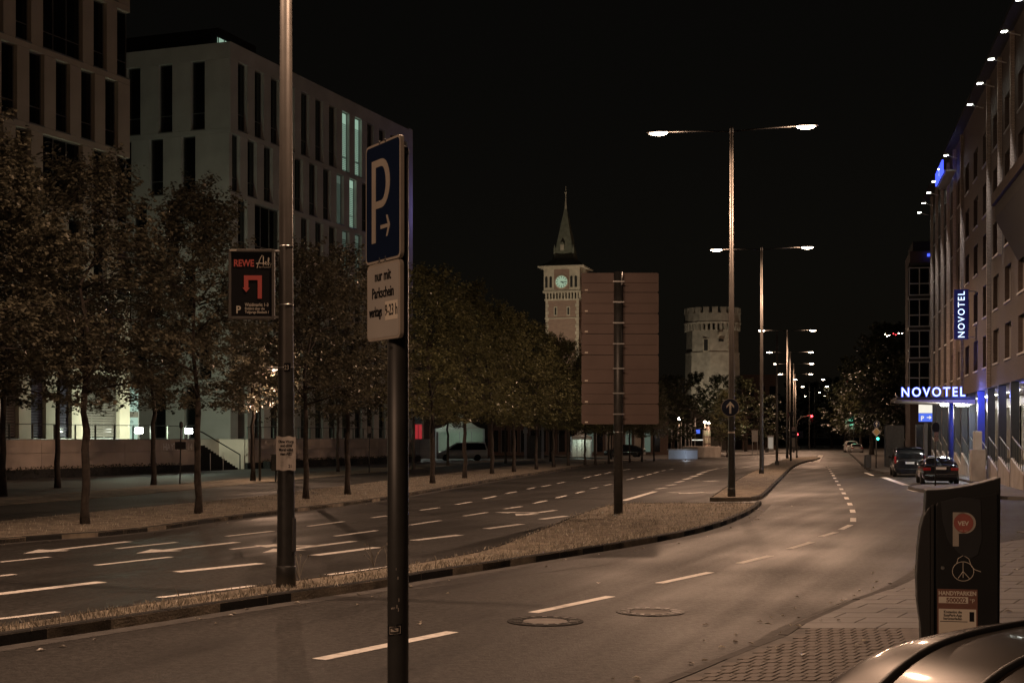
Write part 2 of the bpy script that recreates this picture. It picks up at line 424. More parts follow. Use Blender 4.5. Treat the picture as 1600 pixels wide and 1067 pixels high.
while y < 16.75:
    xk = kerbx(y + pl/2) + .17
    off = (row % 2) * pw/2 + VD*(y-13.3)
    n0 = math.ceil((xk - off)/pw); xmax = (1560-CX)/F*y
    k = n0
    while off + k*pw < xmax and off + k*pw < xk + 4.2:
        x0 = off + k*pw
        if nb < 300 and (x0) < (1395-CX)/F*y: paver('paver', x0, y, pw, pl, M['pbrick'], .107); nb += 1
        else:
            g = .005; z = .127
            rest.add([(x0+g,y+g,z),(x0+pw-g,y+g,z),(x0+pw-g+VD*pl,y+pl-g,z),(x0+g+VD*pl,y+pl-g,z)], [(0,1,2,3)])
        k += 1
    y += pl; row += 1
if rest.v: tag(rest.build('paver_field', M['pbrick'], pave), kind='stuff')
row = 0; sw, sl = .80, .5; ns = 0
while y < 34:
    xk = kerbx(min(y + sl/2, RKs[-1].y)) + .19
    off = (row % 2) * sw/2 + VD*(y-13.3)
    k = math.ceil((xk - off)/sw); xmax = (1700-CX)/F*y
    xa, xb, x1_ = kerbx(y)+.145, kerbx(min(y+sl, RKs[-1].y))+.145, off + k*sw
    if x1_ - xa > .05 and ns < 300:
        g = .007; cs = MB(); cs.prism([(xa,y+g),(x1_-g,y+g),(max(x1_-g+VD*sl, xb+.02),y+sl-g),(xb,y+sl-g)], .10, .1275); cs.build('paving_slab', M['slab'], pave); ns += 1
    while off + k*sw < xmax and ns < 300:
        paver('paving_slab', off + k*sw, y, sw, sl, M['slab'], .107); ns += 1; k += 1
    y += sl; row += 1

# pavement in front of the hotel with its nose, and the island further on
FD = Vector((.2124, 1, 0)); FO = 9.05
def fac(Y, out=0.0):                     # point on the hotel front line, out = metres towards the street
    n = Vector((-1, .2124, 0)).normalized()
    return Vector((FO + .2124*Y, Y, 0)) + n*out
n2 = smooth([G(1700,786), G(1563,780), G(1480,773.5), G(1444,769.5), G(1424,766), G(1417,763.5), G(1424,761), G(1440,760)], 1)
poly = n2 + [fac(68.5, 2.6), fac(71, .9), fac(111, .9), fac(111, -3), fac(30, -12)]
mb = MB(); mb.prism([(p.x,p.y) for p in poly], -.04, .115)
pv2 = struct(mb.build('hotel_pavement', M['slabfar'])); kerb(n2, pv2, M['kerb'], h=.13, w=.14, step=1.2, side=-1, limit=90)
n3 = smooth([G(1405,741), G(1388,741), G(1365,738), G(1354,734.5), G(1348,729), G(1338,719), G(1330,712), G(1322,704), G(1318,700)], 1)
poly = n3 + [Vector((130, n3[-1].y, 0)), Vector((60, 112, 0)), fac(111, 0.9)+Vector((2,0,0))]
mb = MB(); mb.prism([(p.x,p.y) for p in poly], -.04, .112)
pv3 = struct(mb.build('side_pavement', M['slabfar'])); kerb(n3, pv3, M['kerb'], h=.13, w=.14, step=2, side=-1, limit=0)

def ribbon(pts, o0, o1, z, m, name):
    a = offs(pts, o0); b = offs(pts, o1); mb = MB(); n = len(a)
    mb.add([(p.x,p.y,z) for p in a] + [(p.x,p.y,z) for p in b], [(i, i+1, n+i+1, n+i) if o1 > o0 else (i+1, i, n+i, n+i+1) for i in range(n-1)]); return mb.build(name, m, road)
ribbon(near1, -.02, -.34, .0035, M['drain'], 'gutter_strip'); ribbon(LK, -.02, -.34, .0035, M['drain'], 'gutter_strip'); ribbon(RK[7:], .02, .3, .0035, M['drain'], 'gutter_strip')
for (a, b, w) in (((1191,784),(1440,788),.16),((640,921),(960,880),.05),((-20,915),(470,862),.04)):
    a = G(*a); b = G(*b); t_ = (b-a).normalized(); n_ = Vector((-t_.y,t_.x,0))*w/2; mb = MB(); mb.add([(*(p).xy,.0042) for p in (a-n_,b-n_,b+n_,a+n_)],[(0,1,2,3)]); mb.build('road_joint', M['drain'], road)
# ------------------------------------------------------------------ road paint
def dash(a, b, w=.13, z=.005, name='lane_dash'):
    a = Vector((a.x,a.y,0)); b = Vector((b.x,b.y,0)); t = (b-a).normalized(); n = Vector((-t.y,t.x,0))*w/2
    mb = MB(); mb.add([(*(p).xy, z) for p in (a-n, b-n, b+n, a+n)], [(0,1,2,3)]); return mb.build(name, M['paint'], road)
D = [((182,857),(276,847)),((0,878),(78,870)),((149,883),(267,870)),((-40,904),(23,897)),((276,893.5),(408,880)),((-20,930),(159,909)),((248,933.5),(399,914.7)),
 ((-20,969),(91,955.7)),((354,837.6),(427,829.5)),((361,858),(434,850)),((482,822),(537,814.5)),((523,837.5),(589,828.6)),((492,867.5),(590,855)),((511,898),(612,885)),
 ((581,808.7),(605,805.6)),((641,820),(688,813)),((647,844),(719,835.5)),((657,797),(686,793)),((713,788),(736,784)),((725,806),(761,800.4)),((760,826),(815,818.6)),
 ((755,779),(775,775)),((788,795),(815,791)),((845,811),(885,806)),((790,771),(807,768)),((834,786),(854,782)),((869,777.7),(885,774)),((824,764),(836,761.5)),((847,760),(860,757.4)),
 ((871,755),(883,752.7)),((900,770.5),(912,767.6)),((922,763.5),(935,761.3)),((944,758.6),(955,756.2)),((980,749.6),(990.5,747.1)),((996,745.8),(1005,743.5)),((1010,742),(1018,740.4)),((1021.5,739),(1029,737)),((1034,735.6),(1040,734.5)),
 ((1046,733.6),(1052,732.3)),((912,746.9),(923,744.2)),((929,743),(939,740.8)),((945,740),(954,737.7)),((975,734),(984,733)),
 ((974,782),(1024,767.6)),((1026,763.8),(1040.5,761.7)),((1042,758.6),(1055,756.6)),((1056,753.6),(1067.6,751.2)),((1068,749),(1079,746.9)),((1079,744.9),(1089.5,743)),((1089.5,741.3),(1098,739.5)),((1097,738),(1106,736.3)),((1106,735.2),(1114,733.6)),((1115,733.2),(1123,731.4)),((1126,731),(1135,729.8))]
for i, (a, b) in enumerate(D): dash(G(*a), G(*b), .26 if i in (5,4,12,16,20,23) or 43 <= i else .15)
# near carriageway
N = [((498,1030),(707,987),.19),((833,957),(954,931.5),.17),((1030,911),(1110,894),.16),((1155,880),(1204,868),.16),((1234,857),(1268,847),.16),((1283,838),(1306,831.5),.16),((1314,827),(1329,820),.16)]
for a, b, w in N: dash(G(*a), G(*b), w)
def lerp(a, b, f): return (a[0]+(b[0]-a[0])*f, a[1]+(b[1]-a[1])*f)
cl = smooth([G(*p) for p in [(1333,815),(1333.5,801),(1329,789),(1322,777),(1314,763),(1305,748),(1298,736),(1291,727)]], 2)
rs = resample(cl, 1.0); i = 0
while i + 3 < len(rs):
    dash(rs[i], rs[min(i+2, len(rs)-1)], .17); i += 5 if rs[i].y < 60 else 6
# edge marking at the lay-by
ed = [G(1380,745.5), G(1416,758)]; dash(ed[0], ed[1], .35); dash(G(1420,764.5), G(1432,768), .25); dash(G(1352,738), G(1364,743), .25)
dash(G(1275,722), G(1283,711), .6, name='edge_line')
def arrow(px0, px1, turn=None, w=.22, parent=road):
    a = G(*px0); b = G(*px1); t = (b-a).normalized(); n = Vector((-t.y,t.x,0)); L = (b-a).length; mb = MB(); z = .006
    def q(*pp): mb.add([((a + t*u + n*v).x, (a + t*u + n*v).y, z) for u, v in pp], [tuple(range(len(pp)))])
    q((0,-w/2),(L*.72,-w/2),(L*.72,w/2),(0,w/2))
    q((L*.72,-.42),(L,0),(L*.72,.42))
    if turn:
        s = turn; q((L*.38,0),(L*.50,s*.75),(L*.58,s*.75),(L*.46,0)) if s > 0 else q((L*.46,0),(L*.58,s*.75),(L*.50,s*.75),(L*.38,0))
        hd = [(L*.42,s*.75),(L*.66,s*.75),(L*.56,s*1.35)]
        q(*(hd if s < 0 else hd[::-1]))
    mb.build('lane_arrow', M['paint'], parent)
arrow((201,846),(36,865)); arrow((371,847),(213,864.5)); arrow((553,845.5),(410,863.5), -1)
arrow((868,797),(806,805.5), -1); arrow((1102,769),(1061,771), -1, .3); arrow((1121,750.8),(1103,752), -1, .35); arrow((1171,729.5),(1152,731), -1, .4)
# manhole covers
def manhole(px, r, label, im='kerb'):
    c = G(*px); t = thing('manhole_cover', label, 'manhole', (c.x, c.y, 0))
    k = MB()
    k.lathe([(r*1.0,-.02),(r*1.0,.010),(r*.95,.013),(r*.60,.012),(r*.60,-.02)], 32); k.build('iron_ring', M[im], t)
    k = MB(); k.lathe([(r*.585,-.02),(r*.585,.008),(r*.5,.011)], 32); k.build('concrete_lid', M['gutter'], t)
    for i in range(16):
        a = 2*math.pi*i/16; k = MB(); k.M = Matrix.Rotation(a, 4, 'Z'); k.box(r*.66, r*.9, -.03, .03, .012, .018); k.build('rib', M['poledark'], t)
manhole((852,970.5), .50, 'round manhole cover with pale lid, nearer of the two in the road')
manhole((1016,956), .47, 'round manhole cover with pale lid, further right of the two in the road', 'asphalt')

# grass blades on the reservation and verge
random.seed(11)
gb = MB(); gv = []; gf = []
def blade(p, h):
    a = random.uniform(0, 6.283); w = random.uniform(.006,.012); dx, dy = math.cos(a)*w, math.sin(a)*w
    lx, ly = random.gauss(0,.35)*h, random.gauss(0,.35)*h; b = len(gv)
    gv.extend([(p[0]-dx,p[1]-dy,p[2]),(p[0]+dx,p[1]+dy,p[2]),(p[0]+dx*.6+lx*.4,p[1]+dy*.6+ly*.4,p[2]+h*.6),(p[0]+lx,p[1]+ly,p[2]+h)])
    gf.extend([(b,b+1,b+2),(b,b+2,b+3)])
def inside(pt, poly):
    x, y = pt; c = False; j = len(poly)-1
    for i in range(len(poly)):
        xi, yi = poly[i].x, poly[i].y; xj, yj = poly[j].x, poly[j].y
        if (yi > y) != (yj > y) and x < (xj-xi)*(y-yi)/(yj-yi)+xi: c = not c
        j = i
    return c
for pl_, cnt in ((poly1, 42000), (poly2, 9000)):
    x0 = min(p.x for p in pl_); x1 = max(p.x for p in pl_); y0 = min(p.y for p in pl_); y1 = max(p.y for p in pl_)
    for _ in range(cnt):
        p = (random.uniform(x0,x1), random.uniform(y0,y1))
        if inside(p, pl_): blade((p[0],p[1],.12), random.uniform(.03,.085) * (1.0 if random.random() < .985 else 2.2))
# a denser fringe along the narrow near part
for a, b in zip(resample(near1, .5), resample(near1, .5)[1:]):
    if a.y < 36:
        t = (b-a).normalized(); n = Vector((-t.y,t.x,0))
        for _ in range(75):
            p = a + (b-a)*random.random() + n*random.uniform(.12,.62)
            if inside((p.x,p.y), poly1): blade((p.x,p.y,.12), random.uniform(.03,.10))
me = bpy.data.meshes.new('grass'); me.from_pydata(gv, [], gf); me.materials.append(M['grass'])
tag(place(me, 'dry_grass'), 'dry pale grass growing on the central reservation', 'grass', kind='stuff')
# verge tufts
gv = []; gf = []
for a, b in zip(resample(LK, 1.0), resample(LK, 1.0)[1:]):
    if a.y > 90: continue
    t = (b-a).normalized(); n = Vector((-t.y,t.x,0))
    for _ in range(130):
        p = a + (b-a)*random.random() + n*random.uniform(.2,5.0); blade((p.x,p.y,.11), random.uniform(.02,.07))
me = bpy.data.meshes.new('grass'); me.from_pydata(gv, [], gf); me.materials.append(M['grass'])
tag(place(me, 'verge_grass'), 'thin dry grass on the verge under the street trees', 'grass', kind='stuff')
# weeds beside the lamp post
for i, px in enumerate([(468,905),(584,886),(605,884)]):
    c = G(*px, .13); k = MB()
    for j in range(7):
        a = random.uniform(0,6.28); h = random.uniform(.2,.42); k.path([c, c+Vector((math.cos(a)*.06,math.sin(a)*.06,h*.6)), c+Vector((math.cos(a)*.16,math.sin(a)*.16,h))], [.004,.003,.002], 4)
        k.box(c.x+math.cos(a)*.16-.012, c.x+math.cos(a)*.16+.012, c.y+math.sin(a)*.16-.012, c.y+math.sin(a)*.16+.012, c.z+h-.02, c.z+h+.01)
    tag(k.build('weed', M['grass']), ['tall dry weed right beside the near lamp post', 'tall dry weed on the reservation left of the parking post', 'dry weed on the reservation just behind the parking post'][i], 'weed')
# fallen leaves
k = MB()
for px in [(935,911),(1283,969),(1216,1013),(1135,1051),(1352,1001),(1253,1023),(1248,978),(1341,1008),(1310,969),(1430,700+190),(656,972),(385,952),(655,975),(312,906),(1109,1041),(700,927),(1200,975),(1150,992),(1575,955),(1587,890)]:
    c = G(*px, .005 if px[0] < 1180 else .135); s = random.uniform(.03,.06); a = random.uniform(0,6.28)
    ca, sa = math.cos(a)*s, math.sin(a)*s
    k.add([(c.x-ca,c.y-sa,c.z+.004),(c.x+sa*.7,c.y-ca*.7,c.z+.02),(c.x+ca*1.2,c.y+sa*1.2,c.z+.006),(c.x-sa*.7,c.y+ca*.7,c.z+.025)], [(0,1,2),(0,2,3)])
random.seed(21)
for src, sgn, cnt in ((near1,-1,46),(RK,1,40),(LK,-1,40)):
    for _ in range(cnt):
        i = random.randrange(len(src)-1); p = src[i].lerp(src[i+1], random.random()); t_ = (src[i+1]-src[i]).normalized(); n_ = Vector((-t_.y,t_.x,0))*sgn
        p = p + n_*abs(random.gauss(0,.45)) + n_*.1; s = random.uniform(.025,.05); a = random.uniform(0,6.28); ca, sa = math.cos(a)*s, math.sin(a)*s; z = .006
        k.add([(p.x-ca,p.y-sa,z+.004),(p.x+sa*.7,p.y-ca*.7,z+.02),(p.x+ca*1.2,p.y+sa*1.2,z+.006),(p.x-sa*.7,p.y+ca*.7,z+.025)], [(0,1,2),(0,2,3)])
tag(k.build('fallen_leaves', M['grass']), 'scattered dry leaves lying on road and pavement', 'leaves', kind='stuff')
# ------------------------------------------------------------------ street lamps
LH = 14.0
ORD = ['first','second','third','fourth','fifth','sixth','seventh','eighth','ninth','tenth','eleventh','twelfth','thirteenth','fourteenth','fifteenth','sixteenth']
def make_lamp(label, loc, lit=True, arm=2.8, rz=R(-12), wf=1.0, light=True):
    t = thing('street_lamp', label, 'street lamp', loc, rz, 'double street lamps along the reservation')
    k = MB(); k.path([(0,0,-.05),(0,0,1.0),(0,0,4.5),(0,0,LH)], [.135,.13,.11,.065], 16); k.build('pole', M['polegrey'], t, smooth=True)
    k = MB(); k.lathe([(.155,-.02),(.15,.30),(.137,.34)], 16); k.build('base_sleeve', M['poledark'], t, smooth=True)
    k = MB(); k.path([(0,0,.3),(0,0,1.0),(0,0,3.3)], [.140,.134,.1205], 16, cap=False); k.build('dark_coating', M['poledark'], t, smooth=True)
    k = MB(); k.box(.128,.146,-.05,.05,.55,1.05); k.build('access_door', M['polegrey'], t)
    k = MB(); k.lathe([(.08,LH-.05),(.08,LH+.12),(.03,LH+.2)], 12); k.build('top_cap', M['headgrey'], t)
    for s in (-1, 1):
        k = MB(); k.path([(0,0,LH),(s*.9,0,LH+.06),(s*(arm-.4),0,LH+.10)], [.03,.026,.024], 8); k.build('arm', M['headgrey'], t, smooth=True)
        c = s*arm; k = MB(); rings = []
        for i in range(9):
            f = i/8; x = -.48 + .96*f; w = .16*math.sin(math.pi*(.08+.84*f))**.6; h = .10*math.sin(math.pi*(.06+.88*f))**.7
            rings.append([(c+x, w*math.cos(q), LH+.10+h*math.sin(q)*(1 if math.sin(q)>0 else .25)) for q in [2*math.pi*j/10 for j in range(10)]])
        k.loft(rings, True); hd = k.build('lamp_head', M['headgrey'], t, smooth=True)
        k = MB(); k.M = Matrix.Translation((c,0,LH+.065)) @ Matrix.Diagonal((1,.36,.30,1))
        k.lathe([(.02,-.33),(.17,-.28),(.30,-.15),(.36,0)], 18); k.build('lens', M['lens'] if lit else M['headgrey'], hd, smooth=True)
        if light and lit: photometry(lamp_light(t, (c,0,LH-.30), LAMP_W*wf, SODIUM, .12, 'lamp_light').data)
    return t
LN = 'tall double street lamp, '
lamps = []
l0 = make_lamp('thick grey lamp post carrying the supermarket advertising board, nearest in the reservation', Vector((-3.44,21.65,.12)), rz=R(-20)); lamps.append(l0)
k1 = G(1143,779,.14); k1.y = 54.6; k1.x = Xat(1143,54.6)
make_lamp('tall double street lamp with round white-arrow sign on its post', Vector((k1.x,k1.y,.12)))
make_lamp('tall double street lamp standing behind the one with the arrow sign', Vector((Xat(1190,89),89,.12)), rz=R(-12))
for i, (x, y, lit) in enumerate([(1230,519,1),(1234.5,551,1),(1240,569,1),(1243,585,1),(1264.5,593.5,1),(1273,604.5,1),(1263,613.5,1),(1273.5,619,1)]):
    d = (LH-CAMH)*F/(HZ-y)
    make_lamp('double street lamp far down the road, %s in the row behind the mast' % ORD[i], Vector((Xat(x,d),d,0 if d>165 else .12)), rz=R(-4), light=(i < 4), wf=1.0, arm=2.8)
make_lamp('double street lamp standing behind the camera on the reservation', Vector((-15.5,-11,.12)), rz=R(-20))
# band clamps, number plate and poster on the nearest post
def ring(z, r0, h=.02, m='steel', parent=l0, name='strap'):
    k = MB(); k.lathe([(r0,z),(r0+.006,z+.002),(r0+.006,z+h),(r0,z+h)], 20); return k.build(name, M[m], parent, smooth=True)
def polr(z): return .13 + (.11-.13)*(z-1)/3.5 if z < 4.5 else .11 + (.065-.11)*(z-4.5)/9.5
for z in (5.17, 4.28, 3.33): ring(z, polr(z)+.002)
k = MB(); k.box(.05,.15,-.15,-.12,3.27,3.40); npo = k.build('number_plate', M['ink'], l0)
text('number', '23', .10, M['cream'], npo, (.055,-.152,3.30), sx=.8)
k = MB(); k.path([(-.14,0,3.34),(-.30,-.02,3.34)], .018, 6); k.build('bracket', M['steel'], l0)
# round arrow sign on the second lamp
def roundsign(label, c, r, group=None, rz=0, up=True):
    t = thing('round_sign', label, 'sign', c, rz)
    k = MB(); k.M = Matrix.Rotation(R(90),4,'X'); k.lathe([(r,0),(r,.012)], 36); k.build('rim', M['signrim'], t)
    k = MB(); k.M = Matrix.Translation((0,-.0125,0)) @ Matrix.Rotation(R(90),4,'X'); k.lathe([(r*.95,-.004),(r*.95,.003)], 36); k.build('plate', M['signblue'], t)
    k = MB(); w = r*.11
    k.prism_xz([(-w,-r*.68),(w,-r*.68),(w,r*.28),(r*.42,-r*.08),(r*.42,r*.18),(0,r*.66),(-r*.42,r*.18),(-r*.42,-r*.08),(-w,r*.28)], -.021, -.017); k.build('arrow', M['cream'], t)
    for z in (-r*.3, r*.3):
        k = MB(); k.box(-.03,.03,0,.06,z-.02,z+.02); k.build('bracket', M['steel'], t)
    return t
roundsign('round dark blue sign with white up arrow on the lamp post', (Xat(1141,54.36),54.37,Zat(636.5,54.4)), .345)
k = MB(); k.lathe([(.127,0),(.127,.07)], 16); tag(k.build('sticker', M['cream'], None, loc=(k1.x,54.6,2.55)), 'small pale sticker on the post below the round arrow sign', 'sticker')

# poster wrapped on the lamp post
pr = polr(2.1) + .018
t = thing('poster', 'white paper poster with black lettering wrapped round the near lamp post', 'poster', (-3.44,21.65,0), R(9))
k = MB(); vs = []; fs = []; nn = 14; A = 1.25
for i in range(nn+1):
    a = -A + 2*A*i/nn
    for z in (1.90, 2.41):
        rr = pr + (.004*math.sin(i*1.7) if 1 < i < nn else .012)
        vs.append((rr*math.sin(a), -rr*math.cos(a), z + .008*math.sin(i*.9)))
for i in range(nn): fs.append((2*i,2*i+2,2*i+3,2*i+1))
k.add(vs, fs); k.build('sheet', mat('paper', (.62,.57,.52), .7, var=.06, scale=5), t, smooth=True)
for i, s in enumerate(['Ohne Worte', 'und ohne', 'Moral wählt', 'man AfD.']):
    text('lettering', s, .060, M['ink'], t, (0,-pr-.008,2.315-i*.062), bend=pr, align='CENTER', sx=.82, bold=.0018)
text('lettering', '21', .07, M['ink'], t, (.035,-pr-.010,1.94), bend=pr, sx=.8, bold=.0015)
for i in range(4): text('lettering', 'xxxx xxx xx'.replace('x','-'), .03, M['ink'], t, (-.06,-pr-.010,2.02-i*.022), bend=pr, align='CENTER', sx=.5)

# advertising board
bx, by = Xat(395.5,21.7), 21.6
t = thing('advertising_board', 'black framed advertising board with red turn arrow on the lamp post', 'sign', (bx,by,0), R(3))
w, z0, z1 = .345, Zat(500,21.7), Zat(391.5,21.7); fw = .042
k = MB(); k.box(-w+fw,w-fw,-.045,.045,z0+fw,z1-fw); k.build('panel', M['ink'], t)
for (a,b,c,d) in ((-w,-w+fw,z0,z1),(w-fw,w,z0,z1),(-w+fw,w-fw,z1-fw,z1),(-w+fw,w-fw,z0,z0+fw)):
    k = MB(); k.box(a,b,-.06,.06,c,d); k.build('frame', M['polegrey'], t, bevel=.006)
k = MB(); k.box(-w+.02,-w+.12,-.064,-.06,z1-.03,z1-.012); k.build('maker_plate', M['cream'], t)
for z in (z1-.02, z0+.04):
    k = MB(); k.path([(w,0,z),(w+.08,0,z)], .02, 6); k.build('bracket', M['steel'], t)
H = z1 - z0
def bt(s, x, fz, size, m, sx=1, bold=0, **kw): text('lettering', s, size, m, t, (-w + x*2*w, -.048, z0 + H*(1-fz)), sx=sx, bold=bold, **kw)
bt('REWE', .11, .245, .145, M['red'], .80, .004)
bt('P', .16, .915, .16, M['cream'], .9, .003)
bt('Waidmarkt 1-3', .355, .815, .072, M['cream'], .80, .0006); bt('Einfahrt über die', .355, .865, .055, M['cream'], .80, .0004); bt('Tiefgarage Blaubach 1', .355, .915, .055, M['cream'], .76, .0004)
bt('Am Waidmarkt', .66, .265, .036, M['cream'], .8)
def curve_line(pts, r, m, name, parent):
    k = MB(); k.path(pts, r, 5); return k.build(name, m, parent)
def sp(x, fz): return Vector((-w + x*2*w, -.050, z0 + H*(1-fz)))
curve_line([sp(.62,.27),(sp(.64,.22)),sp(.70,.12),sp(.735,.085),sp(.755,.10),sp(.755,.17),sp(.76,.235)], .006, M['cream'], 'script', t)
curve_line([sp(.60,.205),sp(.70,.20),sp(.80,.21),sp(.83,.19),sp(.815,.175),sp(.79,.19),sp(.82,.225),sp(.86,.20),sp(.885,.13),sp(.87,.115),sp(.86,.16),sp(.865,.235),sp(.90,.19),sp(.915,.235),sp(.945,.19),sp(.955,.235),sp(.985,.18),sp(.975,.235)], .0055, M['cream'], 'script', t)
ax = lambda x: -w + x*2*w
az = lambda f: z0 + H*(1-f)
k = MB(); k.prism_xz([(ax(.335),az(.375)),(ax(.725),az(.375)),(ax(.725),az(.705)),(ax(.635),az(.705)),(ax(.635),az(.44)),(ax(.43),az(.44)),(ax(.43),az(.55)),(ax(.465),az(.55)),(ax(.385),az(.615)),(ax(.305),az(.55)),(ax(.335),az(.55))], -.05, -.046); k.build('turn_arrow', M['red'], t)

# ------------------------------------------------------------------ parking sign
px_, py_ = -.573, 7.15
t = thing('parking_sign', 'blue parking sign with white plate on the dark post closest to the camera', 'sign', (px_,py_,.12))
k = MB(); k.path([(0,0,-.14),(0,0,3.70)], .0535, 24); k.build('post', M['poledark'], t, smooth=True)
k = MB(); k.lathe([(.056,3.70),(.056,3.73),(.03,3.745)], 20); k.build('cap', M['black'], t, smooth=True)
th = R(-60); T0 = Matrix.Rotation(th, 4, 'Z')
def rrect(w, h, r, n=5):
    out = []
    for cx, cz, a0 in ((w/2-r,h/2-r,0),(-w/2+r,h/2-r,90),(-w/2+r,-h/2+r,180),(w/2-r,-h/2+r,270)):
        for i in range(n+1):
            a = R(a0 + 90*i/n); out.append((cx+r*math.cos(a), cz+r*math.sin(a)))
    return out
def plate(w, h, zc, face, off, name):
    T = T0 @ Matrix.Translation((0,-off,zc))
    k = MB(); k.M = T; k.prism_xz(rrect(w,h,.03), 0, .02); o = k.build(name, M['signrim'], t)
    k = MB(); k.M = T; k.prism_xz(rrect(w-.024,h-.024,.022), -.002, .001); k.build('face', face, o)
    for zz in (-h*.38, h*.38):
        k = MB(); k.M = T; k.box(-.06,.06,.02,.06,zz-.02,zz+.02); k.build('clamp', M['steel'], o)
        for s in (-.035,.035):
            k = MB(); k.M = T @ Matrix.Translation((s,-.002,zz+(.07 if zz>0 else -.07))) @ Matrix.Rotation(R(90),4,'X'); k.lathe([(.007,0),(.006,.004)], 8); k.build('bolt', M['steel'], o)
    return o, T
Z = lambda y: Zat(y,7.0) - .12
o1, T1 = plate(.41, Z(206)-Z(397), (Z(214)+Z(404))/2, M['signblue'], .084, 'main_plate')
def tx(s, x, z, size, m, o, T, sx, bold=0, align='CENTER'):
    q = text('lettering', s, size, m, o, (0,0,0), sx=sx, bold=bold, align=align, ext=.0008)
    q.matrix_basis = T @ Matrix.Translation((x,-.004,z)) @ Matrix.Rotation(R(90),4,'X')
# letter P drawn as a bar and a bowl, condensed
k = MB(); k.M = T1
def ringseg(cx, cz, rx, rz, w, a0, a1, n=12):
    vs = []; fs = []
    for i in range(n+1):
        a = R(a0+(a1-a0)*i/n)
        for q in (0, 1):
            rr = (rx - (0 if q == 0 else w), rz - (0 if q == 0 else w*.8))
            for yy in (-.004, -.002): vs.append((cx+rr[0]*math.cos(a), yy, cz+rr[1]*math.sin(a)))
    for i in range(n):
        b = 4*i; fs += [(b,b+4,b+6,b+2),(b+1,b+3,b+7,b+5),(b,b+1,b+5,b+4),(b+2,b+6,b+7,b+3)]
    return vs, fs
k.box(-.125,-.078,-.004,-.002,-.20,.215)
k.box(-.078,-.01,-.004,-.002,.178,.215); k.box(-.078,-.01,-.004,-.002,-.03,.007)
k.add(*ringseg(-.01,.0925,.10,.1225,.047,-90,90)); k.build('letter_p', M['signrim'], o1)
k = MB(); k.M = T1; k.box(-.02,.07,-.004,-.002,-.137,-.118)
k.prism_xz([(.045,-.075),(.062,-.075),(.092,-.1275),(.062,-.18),(.045,-.18),(.07,-.1275)], -.004, -.002); k.build('arrow', M['signrim'], o1)
o2, T2 = plate(.39, .385, (Z(404)+Z(528))/2 - .004, M['signwhite'], .081, 'supplementary_plate')
tx('nur mit', 0, .105, .075, M['ink'], o2, T2, .85, .001); tx('Parkschein', 0, .02, .075, M['ink'], o2, T2, .80, .001); tx('werktags', -.085, -.072, .072, M['ink'], o2, T2, .58, .001)
k = MB(); k.M = T2; k.box(.028,.172,-.0035,-.002,-.098,-.005); k.build('time_patch', M['cream'], o2)
tx('9-23 h', .10, -.075, .078, M['ink'], o2, T2, .72, .001)
# worn sticker and scratches on the post
t2 = thing('sticker', 'small black sticker with pale outline low on the parking post', 'sticker', (px_,py_,0), R(-12))
zz = Zat(984,7.1)
def wrap(poly, r, z, m, name, parent, tilt=.12):
    me = MB(); n = len(poly); me.add([((r)*math.sin(x/r), -(r)*math.cos(x/r), z + q + x*tilt) for x, q in poly], [tuple(range(n))]); return me.build(name, m, parent)
def wrect(x0,x1,z0_,z1_): 
    return [(x0+(x1-x0)*i/6,z0_) for i in range(7)] + [(x1-(x1-x0)*i/6,z1_) for i in range(7)]
wrap(wrect(-.045,.035,-.028,.028), .0548, zz, M['ink'], 'backing', t2)
for q in (wrect(-.03,.028,.016,.019), wrect(-.03,.028,-.019,-.016), wrect(.026,.029,-.019,.019), wrect(-.032,-.029,-.019,.019), wrect(-.024,.018,-.007,.009)): wrap(q, .0554, zz, M['signrim'], 'print', t2)
random.seed(3)
for i in range(9):
    x = random.uniform(-.035,.01); z = Zat(random.choice([885,890,905,940,950,955]),7.1); h = random.uniform(.008,.02); q = wrect(x, x+random.uniform(.002,.005), 0, h)
    wrap(q, .0545, z-.12, M['signrim'], 'paint_scratch', t, .2)

# ------------------------------------------------------------------ back of the big direction sign
d = 42.4; c = Vector((Xat(966,d), d, .12))
t = thing('direction_sign', 'large brown-backed direction sign of stacked panels on a dark post in the reservation', 'sign', c)
k = MB(); k.path([(0,0,-.1),(0,0,Zat(425,d)-.12)], .135, 18); k.build('post', M['poledark'], t, smooth=True)
k = MB(); k.lathe([(.14,2.42),(.14,2.45)], 16); k.build('strap', M['steel'], t)
ys = [425,456,489,521,554,598,631,663]
for i in range(7):
    a, b = Zat(ys[i],d)-.12, Zat(ys[i+1],d)-.12
    x0, x1 = Xat(909,d)-c.x, Xat(1030,d)-c.x
    k = MB(); k.M = Matrix.Translation(((x0+x1)/2,-.14-.002*i+.30,(a+b)/2)); k.prism_xz(rrect(x1-x0,(a-b)-.018,.05,3), 0, .04); pn = k.build('sign_panel', M['signback'], t)
    zc = (a+b)/2
    k = MB(); k.box(x0+.06,x1-.06,.135,.157-.002*i,zc-.012,zc+.012); k.build('stiffener', M['signback'], pn)
    k = MB(); k.box(-.17,.17,-.145,-.138,zc-.02,zc+.02); k.build('clamp', M['steel'], pn)
    k = MB(); k.box(x0+.10,x0+.19,.15-.002*i,.157-.002*i,b+.05,b+.09); k.build('maker_label', M['cream'], pn)
    k = MB(); k.box(-.10,-.02,.15-.002*i,.157-.002*i,a-.03,a-.015); k.build('edge_catch', M['steel'], pn)

